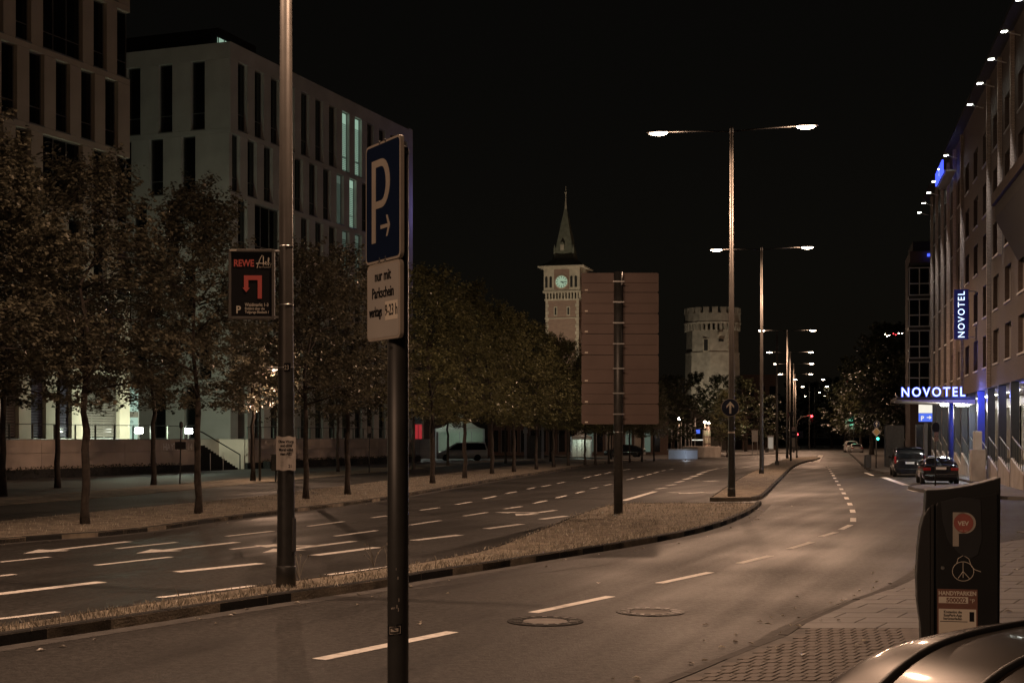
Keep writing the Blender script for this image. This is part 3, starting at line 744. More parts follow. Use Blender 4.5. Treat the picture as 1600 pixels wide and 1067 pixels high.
# ------------------------------------------------------------------ parking ticket machine
d = 10.0; mx = Xat(1500,d)
t = thing('ticket_machine', 'dark parking ticket machine with curved top and round red sticker on the pavement', 'ticket machine', (mx,d,.12), R(-13))
q = lambda x, y: ((x-1500)*d/F, Zat(y,d)-.12)
def curve_px(pts): return [q(*p) for p in pts]
top = [(1449,766)] + [(1449+112*f, 766-21*(f**1.9) - 0) for f in (.15,.3,.45,.6,.75,.9,1.0)]
body = curve_px([(1450,1150)] ) 
poly = curve_px(top[::-1]) + curve_px([(1449,772),(1448,790),(1452,1190),(1558,1190),(1560,900)])
k = MB(); k.prism_xz(poly, .02, .30); k.build('housing', mat('machine_grey', (.018,.019,.020), .42, .2, var=.15, scale=3), t, bevel=.008)
mm = mat('machine_door', (.020,.021,.022), .38, .25, var=.12, scale=4, bump=.03)
k = MB(); k.prism_xz(curve_px([(1464,790),(1466,785),(1556,770),(1557,1170),(1465,1170)]), -.005, .02); dr = k.build('door', mm, t, bevel=.006)
k = MB(); k.prism_xz(curve_px([(1471,784),(1500,776),(1531,780),(1533,840),(1527,865),(1517,872),(1500,866),(1482,845),(1474,815)]), -.010, -.0045); k.build('sign_field', mat('machine_field', (.032,.034,.037), .4, .2, var=.1), dr, bevel=.003)
k = MB(); k.prism_xz(curve_px([(1450,798),(1446,806),(1441,825),(1437,860),(1435,900),(1436,940),(1441,979),(1446,1190),(1456,1190),(1456,790)]), .0, .28); k.build('side_wing', M['black'], t, bevel=.006)
k = MB(); k.prism_xz(curve_px([(1456,790),(1456,1180),(1461,1180),(1461,788)]), -.012, .03); k.build('edge_trim', M['black'], t, bevel=.003)
# white P with round sticker
k = MB(); z1_ = q(0,800)[1]; z2_ = q(0,853)[1]
k.box(q(1489,0)[0], q(1498,0)[0], -.0135, -.0105, z2_, z1_); k.box(q(1498,0)[0], q(1507,0)[0], -.0135, -.0105, q(0,833)[1], z1_)
k.M = Matrix.Translation((q(1507,0)[0],-.0105,q(0,816.5)[1])) @ Matrix.Rotation(R(90),4,'X'); k.lathe([(.074,0),(.074,.003)], 32); k.build('letter_p', M['signrim'], dr)
k = MB(); k.M = Matrix.Translation((q(1505,0)[0],-.014,q(0,816.5)[1])) @ Matrix.Rotation(R(90),4,'X'); k.lathe([(.066,0),(.066,.002)], 32); st = k.build('round_sticker', mat('sticker_red', (.34,.10,.085), .5, var=.1), dr)
text('lettering', 'VEV', .042, M['cream'], st, (q(1505,0)[0]-.002,-.0165,q(0,818.5)[1]-.008), align='CENTER', bold=.0012)
text('lettering', '•••  •••', .02, M['cream'], st, (q(1505,0)[0],-.0165,q(0,818.5)[1]-.052), align='CENTER')
k = MB(); k.M = Matrix.Translation((q(1474,0)[0],-.005,q(0,887)[1])) @ Matrix.Rotation(R(90),4,'X'); k.lathe([(.013,0),(.013,.006),(.008,.010)], 14); k.build('lock', M['steel'], dr)
def cq(x, y): a = q(x, y); return Vector((a[0], -.0075, a[1]))
pc = (1504.5,892)
curve_line([cq(pc[0]+16*math.cos(R(a)), pc[1]-15*math.sin(R(a))) for a in range(70,435,15)], .0022, M['cream'], 'scrawled_peace_sign', dr)
curve_line([cq(1504.5,878),cq(1504.5,902)], .0022, M['cream'], 'scrawled_peace_sign', dr)
curve_line([cq(1504.5,892),cq(1497,903)], .0022, M['cream'], 'scrawled_peace_sign', dr); curve_line([cq(1504.5,892),cq(1514,903)], .0022, M['cream'], 'scrawled_peace_sign', dr)
curve_line([cq(1495,880),cq(1497,872),cq(1505,867),cq(1513,872),cq(1517,884),cq(1522,889),cq(1531,892)], .0022, M['cream'], 'scrawled_peace_sign', dr)
cp = mat('info_brown', (.20,.095,.07), .5, var=.1)
k = MB(); k.box(q(1465,0)[0]+.004, q(1526,0)[0], -.0075, -.0055, q(0,1010)[1], q(0,920)[1]); lb = k.build('info_label', cp, dr)
text('lettering', 'HANDYPARKEN', .041, M['cream'], lb, (q(1496,0)[0],-.0085,q(0,929.5)[1]), align='CENTER', sx=.86, bold=.0012)
k = MB(); k.box(q(1468,0)[0], q(1512,0)[0], -.0085, -.0075, q(0,942)[1], q(0,932)[1]); k.build('number_field', M['cream'], lb)
text('lettering', '500002', .045, cp, lb, (q(1494,0)[0],-.0095,q(0,940.5)[1]), align='CENTER', sx=1.0, bold=.0012); text('lettering', '°P', .04, M['cream'], lb, (q(1514,0)[0],-.0085,q(0,941)[1]))
k = MB(); k.box(q(1468,0)[0], q(1524,0)[0], -.0085, -.0075, q(0,1005)[1], q(0,951)[1]); k.build('app_field', M['cream'], lb)
for i, s in enumerate(['Kostenlos die', 'EasyPark-App', 'herunterladen']): text('lettering', s, .026, M['ink'], lb, (q(1489,0)[0],-.0095,q(0,957.5+i*5.2)[1]), align='CENTER', sx=.85, bold=.0004)
k = MB(); k.box(q(1514,0)[0], q(1521,0)[0], -.0095, -.0085, q(0,970)[1], q(0,955)[1]); k.build('phone_picture', M['ink'], lb)
k = MB(); k.box(q(1470,0)[0], q(1511,0)[0], -.0095, -.0085, q(0,971)[1], q(0,970)[1]); k.build('rule', M['ink'], lb)
# ------------------------------------------------------------------ trees
def crown_mesh(name, seed, z0, z1, Rm, ncl, nl, m, ls=.13, lean=0.0):
    rnd = random.Random(seed); v = []; f = []; ph = [rnd.uniform(0,6.28) for _ in range(6)]
    def rad(h, a):
        base = Rm * min(1.0, .42 + 2.6*h) * (max(0.0, 1-h))**.60
        return base * (1 + .16*math.sin(2*a+ph[0]) + .13*math.sin(3*a+ph[1]+4*h) + .10*math.sin(5*a+ph[2]+9*h))
    for _ in range(ncl):
        h = rnd.random()**.85 * .97; a = rnd.uniform(0,6.283); rr = rad(h,a)*(rnd.random()**.45)
        # leave some holes
        if math.sin(a*2.3+h*11+ph[3])*math.sin(h*7+ph[4]) > .45: continue
        c = Vector((rr*math.cos(a), rr*math.sin(a), z0+(z1-z0)*h))
        up = .05 + 1.1*h*h + (.3 if rnd.random() < .3 else 0)
        dr = Vector((math.cos(a), math.sin(a), up)).normalized(); L = rnd.uniform(.5,1.05)*(1+.35*(h > .8))
        sd = dr.cross(Vector((0,0,1))); sd = sd.normalized() if sd.length > .01 else Vector((1,0,0))
        for i in range(nl):
            tt = rnd.random(); p = c + dr*L*(tt-.35) + sd*rnd.gauss(0,.16*(1.25-tt)) + Vector((rnd.gauss(0,.05),rnd.gauss(0,.05),rnd.gauss(0,.08) - .22*tt*tt*(1-h)))
            s = ls*rnd.uniform(.6,1.3); az = a + rnd.gauss(0,1.1); tip = Vector((math.cos(az),math.sin(az),rnd.uniform(-.9,.15))).normalized()
            w = tip.cross(Vector((rnd.gauss(0,.5),rnd.gauss(0,.5),1))); w = w.normalized() if w.length > .01 else sd
            nrm = w.cross(tip); b = len(v)
            v.extend([tuple(p), tuple(p+tip*s*.45+w*s*.40+nrm*s*.10), tuple(p+tip*s), tuple(p+tip*s*.45-w*s*.40+nrm*s*.10)])
            f.extend([(b,b+1,b+2),(b,b+2,b+3)])
    me = bpy.data.meshes.new(name); me.from_pydata(v, [], f); me.materials.append(m); return me
def trunk_mesh(name, seed, hz, z0, z1, Rm, r=.12):
    rnd = random.Random(seed); k = MB(); p = Vector((0,0,-.1)); pts = [p]; rs = [r*1.45]
    n = 7
    for i in range(1, n+1):
        p = Vector((rnd.gauss(0,.016)*i**.5, rnd.gauss(0,.016)*i**.5, hz*i/n)); pts.append(p); rs.append(r*(1.12-.35*i/n)*(1+rnd.uniform(-.08,.10)))
    k.path(pts, rs, 10)
    tp = pts[-1]; lead = [tp]
    for i in range(1,5): lead.append(tp + Vector((rnd.gauss(0,.12)*i, rnd.gauss(0,.12)*i, (z1-hz)*.9*i/4)))
    k.path(lead, [rs[-1]*.85, r*.55, r*.38, r*.22, r*.08], 8)
    for i in range(15):
        a = i*2.4 + rnd.uniform(-.3,.3); u = rnd.uniform(.0,.6); s = tp.lerp(lead[-1], u) ; L = Rm*(1.0-u*.6)*rnd.uniform(.5,.75)
        e = s + Vector((math.cos(a)*L, math.sin(a)*L, L*rnd.uniform(.05,.55))); mid = s.lerp(e,.5) + Vector((rnd.gauss(0,.12),rnd.gauss(0,.12),.25*L*rnd.random()))
        k.path([s, mid, e], [r*.40*(1-u*.5), r*.22, r*.06], 6)
        for q in range(2):
            e2 = mid + Vector((math.cos(a+rnd.choice([-.7,.7]))*L*.5, math.sin(a+rnd.choice([-.7,.7]))*L*.5, rnd.uniform(-.1,.5))); k.path([mid,e2],[r*.15,r*.04],5)
    return k.mesh(name, M['bark'], True)
VAR = []
for s in range(4):
    z0, z1, Rm = [(3.7,11.3,4.1),(4.0,11.6,3.9),(3.5,10.8,4.3),(3.9,12.0,3.8)][s]
    VAR.append((crown_mesh('lime_crown', 20+s, z0, z1, Rm, 640, 36, M['leaf'], .14), trunk_mesh('lime_trunk', 40+s, z0+.3, z0, z1, Rm)))
VARG = [(crown_mesh('green_crown', 60+s, 3.3, 11.0, 3.9, 620, 26, M['leafg'], .17), trunk_mesh('green_trunk', 70+s, 3.6, 3.3, 11.0, 3.5)) for s in range(2)]
VARD = [(crown_mesh('dark_crown', 80+s, 2.0, 12.5, 5.6, 430, 22, M['leafd'], .30), trunk_mesh('dark_trunk', 90+s, 3.0, 2.2, 12.5, 5.0, .22)) for s in range(2)]
def tree(name, label, loc, var, sc=1.0, rz=0.0, group=None, sz=None):
    t = thing(name, label, 'tree', loc, rz, group); t.scale = (sc, sc, sz or sc)
    place(var[1], 'trunk', t); place(var[0], 'crown', t); return t
random.seed(8)
# row along the kerb: (x px, y px of the base)
rowA = [(-45,832),(133,818),(310,802),(478,779),(543,772),(676,755),(726,747),(769,740),(803,737),(838,733),(865,729.5),(888,727.5),(914,726),(930,725),(951,723),(984,721),(1003,720),(1022,719)]
for i, p in enumerate(rowA):
    c = G(*p, .11); v = VAR[(i*3+1) % 4] if i < 5 else VARG[i % 2]
    sc = [.88,.86,.83,.87,.86,.97,.98,.97,.95,.93,.92,.9,.82,.8,.78,.75,.72,.7][i]
    tree('lime_tree', 'slim lime tree on the left verge, %s trunk of the kerbside row from the left' % (ORD+['seventeenth','eighteenth'])[i], c, v, sc, random.uniform(0,6), 'kerbside lime trees')
rowB = [(5,775,1.05),(395,751,.95),(528,737,.85),(646,733,.85),(90,762,1.0),(240,757,.95),(700,727,.85),(790,723.5,.85),(860,720.5,.8),(955,717,.75)]
for i, (x, y, s) in enumerate(rowB):
    c = G(x,y,.11); tree('lime_tree', 'shaded lime tree by the footway, %s of the back row from the left' % ORD[[0,3,4,5,1,2,6,7,8,9][i]], c, VAR[(i+2) % 4], s, random.uniform(0,6), 'footway lime trees')
# far trees
farT = [(1052,40,190,.85,0),(1085,10,225,1.0,1),(1125,10,220,.95,0),(1165,10,230,.95,1),(1030,0,215,.9,1),(1200,0,260,.8,0)]
for i, (x, _, dd, s, v) in enumerate(farT):
    tree('dark_tree', 'dark bushy tree in front of the crenellated tower, %s from the left' % ORD[[1,2,3,4,0,5][i]], (Xat(x,dd),dd,.1), VARD[v], s, i*1.3, 'dark trees below the tower')
tree('lit_tree', 'small green-lit tree beside the round arrow sign', (Xat(1136,170),170,.1), VARG[0], .72, 1.0)
tree('lamplit_tree', 'lamplit pale tree to the right of the far street lamps', (Xat(1330,235),235,.1), VARG[1], .95, 2.0)
for i, (x, dd, s) in enumerate([(1392,150,1.15),(1362,185,1.25),(1345,260,1.3),(1300,330,1.3),(1268,360,1.3),(1236,350,1.25),(1412,138,.95),(1190,330,1.15),(1320,300,1.1)]):
    tree('dark_tree', 'large dark tree closing the end of the street, %s from the right' % ORD[[1,2,3,5,6,7,0,8,4][i]], (Xat(x,dd),dd,.1), VARD[i % 2], s, i*.9, 'dark trees at the end of the street')
# ------------------------------------------------------------------ office buildings on the left
def facing(o, angle): return Matrix.Translation(o) @ Matrix.Rotation(angle, 4, 'Z')
WC = {}
def winmesh(w, h, kind):
    key = (round(w,3), round(h,3), kind)
    if key in WC: return WC[key]
    g = {'dark':'glass','lit':'litwin','dim':'litdim','blind':'glass','violet':'glass'}[kind]
    a = MB().box(0,w,.34,.36,0,h).mesh('window', M[g]); fr = MB(); b = .05
    fr.box(0,b,.28,.338,0,h); fr.box(w-b,w,.28,.338,0,h); fr.box(b,w-b,.28,.338,0,b); fr.box(b,w-b,.28,.338,h-b,h); fr.box(b,w-b,.28,.338,h*.24,h*.24+b)
    if w > 2: 
        for q in range(1, int(w/1.1)): fr.box(w*q/int(w/1.1)-.025,w*q/int(w/1.1)+.025,.279,.338,b,h-b)
    fm = fr.mesh('window_frame', M['frame']); bm = None
    if kind in ('lit','dim','blind','violet'):
        k = MB(); n = int(h/.17)
        for i in range(n):
            if kind in ('lit','dim') and i > n*.80: continue
            z = .12 + i*.17; k.add([(.06,.22,z),(w-.06,.22,z),(w-.06,.27,z+(.10 if kind in ('lit','dim') else .15)),(.06,.27,z+(.10 if kind in ('lit','dim') else .15))],[(0,1,2,3)])
        bm = k.mesh('blind', M['blindv'] if kind == 'violet' else M['blind'])
    si = MB().box(-.04,w+.04,-.03,.30,-.09,-.003).mesh('sill', M['frame'])
    WC[key] = (a, fm, bm, si); return WC[key]
def window(parent, T, x, z, w, h, kind):
    a, fm, bm, si = winmesh(w, h, kind); o = place(a, 'window', parent, M=T @ Matrix.Translation((x,0,z)))
    place(fm, 'window_frame', o); place(si, 'sill', o)
    if bm: place(bm, 'blind', o)
def facade(parent, T, L, rows, m, x_first=0.0):
    """rows: (z0, z1, band, [(x, w, kind)...]); outer face at y=0, the street on the -y side"""
    PM = {}
    def panel(x0, x1, z0, z1, name='wall_panel'):
        key = (round(x1-x0,2), round(z1-z0,2))
        if key not in PM: PM[key] = MB().box(0.008,x1-x0-.008,0,.42,0.008,z1-z0-.008).mesh(name, m)
        place(PM[key], name, parent, M=T @ Matrix.Translation((x0,0,z0)))
    for (z0, z1, band, wins) in rows:
        panel(x_first, L, z1-band, z1, 'spandrel')
        x = x_first
        for (wx, ww, kind) in wins:
            if wx - x > .06: panel(x, wx, z0, z1-band)
            window(parent, T, wx, z0+.06, ww, z1-band-z0-.08, kind); x = wx+ww
        if L - x > .06: panel(x, L, z0, z1-band)
# building B: long face
cosB = 1/math.hypot(.365,1)
cB = Vector((Xat(360,110), 110, 0)); angB = math.atan2(1,.365); LB = 31.8/cosB
tB = thing('office_building', 'pale office block with tall narrow windows and lit windows behind the parking sign', 'building', cB, angB)
I4 = Matrix.Identity(4); k_ = 1/cosB
pt, w_ = 2.4*k_, 1.34*k_
def rowwins(x0, n, lits={}): return [(x0+pt*i, w_, lits.get(i,'dark')) for i in range(n) if x0+pt*i+w_ < LB]
o1_, o2_ = 1.06*k_, .02
rows = [(2.25,6.9,.45,rowwins(o1_,13,{0:'blind',3:'blind'})),(6.9,11.75,.4,rowwins(o2_,14)),(11.75,16.6,.4,rowwins(o1_,13)),
        (16.6,21.45,.4,[(o1_,w_,'dark'),(o1_+pt,w_*2+1.3,'dark')]+[(o1_+pt*i,w_,{7:'dim',8:'dim'}.get(i,'dark')) for i in range(3,13)]),
        (21.45,26.35,.4,rowwins(o2_,14,{7:'dim',8:'lit'})),(26.35,33.0,1.25,rowwins(o1_,13,{7:'lit',8:'lit'}))]
facade(tB, I4, LB, rows, M['facade'])
# left face
Tl = Matrix.Rotation(R(-90),4,'Z') @ Matrix.Translation((-13.3,0.004,0))
pl2 = 2.95
def lw(x0, n): return [(x0+pl2*i, 1.25, 'dark') for i in range(n) if x0+pl2*i+1.25 < 13.1]
rows = [(2.25,6.9,.45,lw(.3,5)),(6.9,11.75,.4,lw(1.5,5)),(11.75,16.6,.4,lw(.05,5)),(16.6,21.45,.4,lw(1.5,4)),(21.45,26.35,.4,lw(.05,5)),(26.35,33.0,1.25,lw(.9,5))]
facade(tB, Tl, 13.2, rows, M['facade'])
k = MB(); k.box(.5,LB-.1,.45,18,0,32.6); k.build('core', M['core'], tB)
k = MB(); k.box(0,.42,13.3,18,2,33); k.build('rear_wall', M['facade'], tB)
k = MB(); k.box(LB-.0,LB+.9,.1,18,2,33.2); k.build('end_wall', M['facade'], tB)
k = MB(); k.box(3.2,9,3.0,12,33.0,35.2); k.box(10,26,4.5,14,33,34.8); pent = k.build('roof_house', M['core'], tB)
for i in range(4):
    k = MB(); k.box(2.9+i*.02,3.05+i*.02,3.3+i*.01,3.31+i*.01,33,33.01)
k = MB(); k.box(2.9,6.6,2.9,2.96,33.35,34.35); rl = k.build('roof_lantern', M['litwin'], tB)
for i in range(5):
    k = MB(); k.box(2.9+i*.9-.03,2.9+i*.9+.03,2.84,2.90,33.25,34.4); k.build('mullion', M['frame'], rl)
# violet wash on the end of the block: a small wall lamp
k = MB(); k.box(LB+1.0,LB+1.3,-1.2,-.9,12,12.25); wl = k.build('wall_washer', M['headgrey'], tB)
lamp_light(tB, (LB+2.6,-3.0,25), 120, (.35,.30,1.0), .1, 'violet_light')

# building A
angA = math.atan2(1,.41); kA = math.hypot(.41,1); LA = 34*kA
cA = Vector((Xat(203,95), 95, 0)) - Vector((.41,1,0)).normalized()*LA
tA = thing('office_building', 'tan office block with staggered window strips at the left edge', 'building', cA, angA)
ptA, wA = 2.2*kA, 1.22*kA
def wa(x_end, n, lits={}, wide=()):
    out = []
    for i in range(n):
        x = LA - x_end*kA - ptA*i - wA
        if x < .3: break
        out.append((x, wA, lits.get(i,'dark')))
    out.reverse(); return out
def wide(lst, i, n, kind):                      # join n neighbouring windows counted from the right end
    j = len(lst)-1-i; a = lst[j-n+1]; b = lst[j]
    return lst[:j-n+1] + [(a[0], b[0]+b[1]-a[0], kind)] + lst[j+1:]
v = {i: ('violet' if i in (2,3,5) else 'blind') for i in range(15)}
g0 = wide(wa(1.0,15,v),0,2,'blind')
rows = [(2.25,6.9,.45,g0),(6.9,11.75,.4,wa(1.14,15,{0:'violet'})),(11.75,16.6,.4,wa(.02,15,{0:'violet'})),(16.6,21.4,.4,wide(wa(.02,15,{0:'dark'}),2,2,'dark')),(21.4,26.25,.4,wa(1.14,15)),(26.25,31.1,.4,wide(wa(.02,15),2,2,'dark')),(31.1,37,.9,wa(1.14,15))]
facade(tA, I4, LA, rows, M['facadeA'])
k = MB(); k.box(.3,LA-.5,.45,18,0,36.6); k.build('core', M['core'], tA)
k = MB(); k.box(LA-.42,LA,.43,18,2.2,37); k.build('end_wall', M['facadeA'], tA)

# terrace wall with stairs
dT = Vector((.35,1,0)).normalized(); oT = Vector((-20,100,0)); angT = math.atan2(1,.35); kT = math.hypot(.35,1)
def sT(Y): return (Y-100)*kT
tT = thing('terrace_wall', 'pale panelled terrace wall with railing in front of the offices', 'wall', oT, angT)
zt = 2.26
def seg(a, b, n, y0=0.0):
    for i in range(n):
        x0 = a+(b-a)*i/n; x1 = a+(b-a)*(i+1)/n
        for (za, zb) in ((.55,1.50),(1.50,zt)):
            k = MB(); k.box(x0+.012,x1-.012,y0,y0+.25,za+.01,zb-.01); k.build('wall_panel', M['wallpanel'], tT)
    k = MB(); k.box(a,b,y0+.05,y0+.3,0,.55); k.build('plinth', M['core'], tT)
    k = MB(); k.box(a,b,y0+.03,y0+.24,zt-.02,zt+.03); k.build('coping', M['frame'], tT)
    k = MB(); k.path([(a,y0+.12,zt+.88),(b,y0+.12,zt+.88)], .025, 6); k.build('top_rail', M['rail'], tT)
    x = a+.1
    while x < b:
        k = MB(); k.box(x-.035,x+.035,y0+.08,y0+.16,zt,zt+.86); k.build('railing_post', M['rail'], tT); x += 1.95
seg(sT(58), sT(96), 10); seg(sT(102.7), sT(131), 8)
k = MB(); k.box(sT(95.7),sT(103),2.4,2.65,.1,zt); k.build('stair_wall', M['wallpanel'], tT)
k = MB(); k.box(sT(102.7),sT(102.7)+.25,.3,2.4,.1,zt); k.build('stair_wall', M['wallpanel'], tT)
xs0, xs1 = sT(101.9), sT(97.4); n = 13
for i in range(n):
    xa = xs0+(xs1-xs0)*i/n; z = .1+(1.75)*(i+1)/n
    k = MB(); k.box(sT(96), xa, .35, 2.3, z-1.75/n, z-.002); k.build('stair_step', M['kerb'], tT)
k = MB(); k.path([(xs0+.3,.35,.1),(xs0+.3,.35,1.15),(xs1,.35,2.75),(xs1-.9,.35,2.9)], .045, 6); k.build('handrail', M['black'], tT)
for x in (sT(98), sT(99.6)):
    k = MB(); k.path([(x,.1,.05),(x,.1,1.3)], .03, 6); k.build('handrail_post', M['steel'], tT)
k = MB(); k.box(sT(58),sT(131),.3,8,2.05,2.2)
k2 = MB(); k2.box(sT(58),sT(95.7),.3,9,.1,2.2); k2.build('terrace_floor', M['concrete'], tT)
k2 = MB(); k2.box(sT(95.7),sT(103),2.65,9,.1,2.2); k2.build('terrace_floor', M['concrete'], tT)
k2 = MB(); k2.box(sT(103),sT(131),.3,5.5,.1,2.2); k2.build('terrace_floor', M['concrete'], tT)
text('house_lettering', 'HAYTNW', .66, M['letter'], tT, (sT(92.35),-.02,1.55), sx=.95); text('house_lettering', '2-14', .66, M['letter'], tT, (sT(94.6),-.02,1.55), sx=.95)
# hedge in front of the wall
def hedge(label, s0, s1, h, seed):
    rnd = random.Random(seed); v = []; f = []
    for _ in range(int((s1-s0)*170)):
        p = Vector((rnd.uniform(s0,s1), rnd.uniform(-1.1,-.15), rnd.uniform(.05,1)**.8*h)); s = .09*rnd.uniform(.6,1.3); b = len(v)
        a = Vector((rnd.gauss(0,1),rnd.gauss(0,1),rnd.gauss(0,1))).normalized(); w = a.orthogonal().normalized()
        v.extend([tuple(p),tuple(p+a*s*.5+w*s*.4),tuple(p+a*s),tuple(p+a*s*.5-w*s*.4)]); f.append((b,b+1,b+2,b+3))
    t = thing('hedge', label, 'hedge', oT, angT); me = bpy.data.meshes.new('foliage'); me.from_pydata(v,[],f); me.materials.append(M['leafd']); place(me,'foliage',t)
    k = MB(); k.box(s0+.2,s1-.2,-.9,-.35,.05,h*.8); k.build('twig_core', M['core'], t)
hedge('low dark hedge at the foot of the terrace wall, left of the stairs', sT(58), sT(93), .75, 1)
hedge('low dark hedge at the foot of the terrace wall, right of the stairs', sT(104), sT(131), .8, 2)
# box lamps on the terrace
for i, x in enumerate((217,295)):
    Y = [91.0,96.2][i]; t = thing('box_lamp', ['bright white box lamp on the terrace beside the lit door','bright white box lamp on the terrace above the lettering'][i], 'lamp', (Xat(x,Y),Y,2.2), angT)
    k = MB(); k.box(-.06,.06,-.06,.06,0,.45); k.build('stem', M['headgrey'], t)
    k = MB(); k.box(-.19,.19,-.19,.19,.45,.80); k.build('lamp_glass', M['lensw'], t, bevel=.03)
    k = MB(); k.box(-.2,.2,-.2,.2,.803,.84); k.build('lid', M['headgrey'], t)
    lamp_light(t, (-.1,.55,.62), 650, (.86,1.0,.72), .15, 'terrace_light')
# lit entrance door
Yd = 97; t = thing('glass_door', 'green-white lit glass entrance door between the two office blocks', 'door', (Xat(207,Yd),Yd,2.2), R(8))
k = MB(); k.box(-.40,.40,0,.05,0,3.6); dp = k.build('pane', M['litdoor'], t)
for a in (-.42,.38): k = MB(); k.box(a,a+.05,-.03,.08,0,3.7); k.build('frame', M['frame'], t)
k = MB(); k.box(-.38,.38,-.03,-.004,2.68,2.76); k.build('transom', M['frame'], t); k = MB(); k.box(-.38,.38,-.02,-.004,1.55,1.95); k.build('glass_band', M['blind'], t)
text('lettering', 'dtb', .30, M['ink'], t, (-.3,-.03,1.18), sx=.9); text('lettering', 'first', .20, M['ink'], t, (-.25,-.03,1.62), sx=.9)
# thin post with dark box, path lamp, litter bin
t = thing('post_box_sign', 'thin dark post with black box in front of the terrace wall lettering', 'sign post', G(281,756,.11))
dd = t.location.y; k = MB(); k.path([(0,0,-.1),(.06,0,Zat(665,dd)-.11)], .035, 8); k.build('post', M['black'], t)
k = MB(); k.box(-.22,.32,-.1,.1,Zat(702,dd)-.11,Zat(690,dd)-.11); k.build('box', M['black'], t, bevel=.02); k = MB(); k.lathe([(.03,0),(.10,.10),(.09,.3),(.03,.36)],10,(.06,0,Zat(670,dd)-.11)); k.build('cap_lamp', M['headgrey'], t)
c = G(406,751,.11); t = thing('path_lamp', 'slim single-arm path lamp lit behind the near lamp post', 'street lamp', c)
hh = Zat(577,c.y)-.11; k = MB(); k.path([(0,0,-.1),(0,0,hh*.97),(.25,0,hh),(.7,0,hh+.02)], [.07,.045,.035,.03], 10); k.build('pole', M['poledark'], t, smooth=True)
k = MB(); k.box(.6,1.15,-.12,.12,hh-.02,hh+.08); k.build('lamp_head', M['headgrey'], t, bevel=.03); k = MB(); k.box(.66,1.10,-.09,.09,hh-.07,hh-.022); k.build('lens', M['lens'], t)
lamp_light(t, (.88,-.1,hh-.18), 1500, SODIUM, .1, 'path_light')
t = thing('litter_bin', 'dark litter bin on a post beside the near lamp post', 'bin', G(431,752,.11)); k = MB(); k.box(-.22,.22,-.2,.2,.55,1.35); k.build('bin_body', M['poledark'], t, bevel=.04); k = MB(); k.path([(0,0,-.1),(0,0,.6)], .05, 8); k.build('post', M['black'], t); k = MB(); k.box(-.24,.24,-.22,.22,1.36,1.41); k.build('lid', M['black'], t)
c = G(577,738,.11); t = thing('sign_post', 'slim dark post with small box near the right end of the terrace wall', 'sign post', c); k = MB(); k.path([(0,0,-.1),(0,0,Zat(668,c.y))], .035, 8); k.build('post', M['black'], t); k = MB(); k.box(-.15,.15,-.08,.08,Zat(680,c.y),Zat(668,c.y)); k.build('box', M['black'], t, bevel=.02)

# ------------------------------------------------------------------ hotel
angH = math.atan2(1,.2124); kH = math.hypot(.2124,1)
OH = Vector((FO+.2124*50, 50, 0))
tH = thing('hotel', 'brown brick hotel with lit pilasters and arcade along the right side', 'building', OH, angH)
def u(Y): return (Y-50)*kH
HT = 20.9; u0, u1 = u(44), u(111); AR = 4.95
pil = [64.2+4.4*i for i in range(-4,11)]; 
sills = [6.1+2.68*i for i in range(5)]; WH = 1.66; bay = 4.4*kH; ww = 2.15
skip = {i for i, Y in enumerate(pil) if 77 < Y < 82}
# wall pieces: y<0 is inside
wallm = M['brick']
PMh = {}
def hp(x0,x1,z0,z1,name='wall_panel',m=None,y1=0.0,d=.35):
    key = (round(x1-x0,3),round(z1-z0,3),name,(m or wallm).name,y1)
    if key not in PMh: PMh[key] = MB().box(0,x1-x0,y1-d,y1,0,z1-z0).mesh(name, m or wallm)
    return place(PMh[key], name, tH, loc=(x0,0,z0))
wg = MB().box(0,ww,-.30,-.28,0,WH).mesh('window', M['glass'])
fr = MB(); fr.box(0,.06,-.278,-.2,0,WH); fr.box(ww-.06,ww,-.278,-.2,0,WH); fr.box(.06,ww-.06,-.278,-.2,0,.06); fr.box(.06,ww-.06,-.278,-.2,WH-.06,WH); fr.box(ww*.5-.03,ww*.5+.03,-.278,-.19,.06,WH-.06)
wf_ = fr.mesh('window_frame', M['framel']); ws = MB().box(-.05,ww+.05,-.28,.06,-.09,-.004).mesh('sill', M['framel'])
hp(u0,u1,AR,sills[0]-.003); 
for r in range(5):
    z = sills[r]; zn = sills[r]+WH; ztop = sills[r+1] if r < 4 else HT
    x = u0
    for Y in pil:
        wx = u(Y+2.2)-ww/2
        if wx < x: continue
        if wx+ww > u1: break
        hp(x, wx, z, zn); o = place(wg, 'window', tH, loc=(wx,0,z)); place(wf_, 'window_frame', o); place(ws, 'sill', o)
        x = wx+ww
    hp(x, u1, z, zn); hp(u0, u1, zn, ztop-.003, 'spandrel')
k = MB(); k.box(u0,u1,-14,-.42,AR+.2,HT-.3); k.build('core', M['core'], tH)
k = MB(); k.box(u0-.2,u1+.2,-14,.55,HT,HT+.18); k.build('roof_edge', M['headgrey'], tH)
hl = []
for i, Y in enumerate(pil):
    if i in skip: continue
    x = u(Y); k = MB(); k.box(x-.14,x+.14,.004,.19,AR if Y > 70 else 11.2, HT-.2); k.build('pilaster', M['buffbrick'], tH)
    k = MB(); k.path([(x,.34,19.3),(x,.95,19.5)], .03, 6); br = k.build('spot_bracket', M['steel'], tH)
    k = MB(); k.box(x-.14,x+.14,.85,1.15,19.5,19.58); k.build('spot_head', M['steel'], br); k = MB(); k.box(x-.11,x+.11,.88,1.12,19.485,19.498); k.build('spot_lens', M['lensw'], br)
    if Y > 58:
        lamp_light(tH, (x-.45,.50,19.40), 6500, (1,.90,.84), .04, 'pilaster_light', 'SPOT', rot=Vector((.40,-.36,-13)).to_track_quat('-Z','Y').to_euler(), size=R(12), blend=.8)
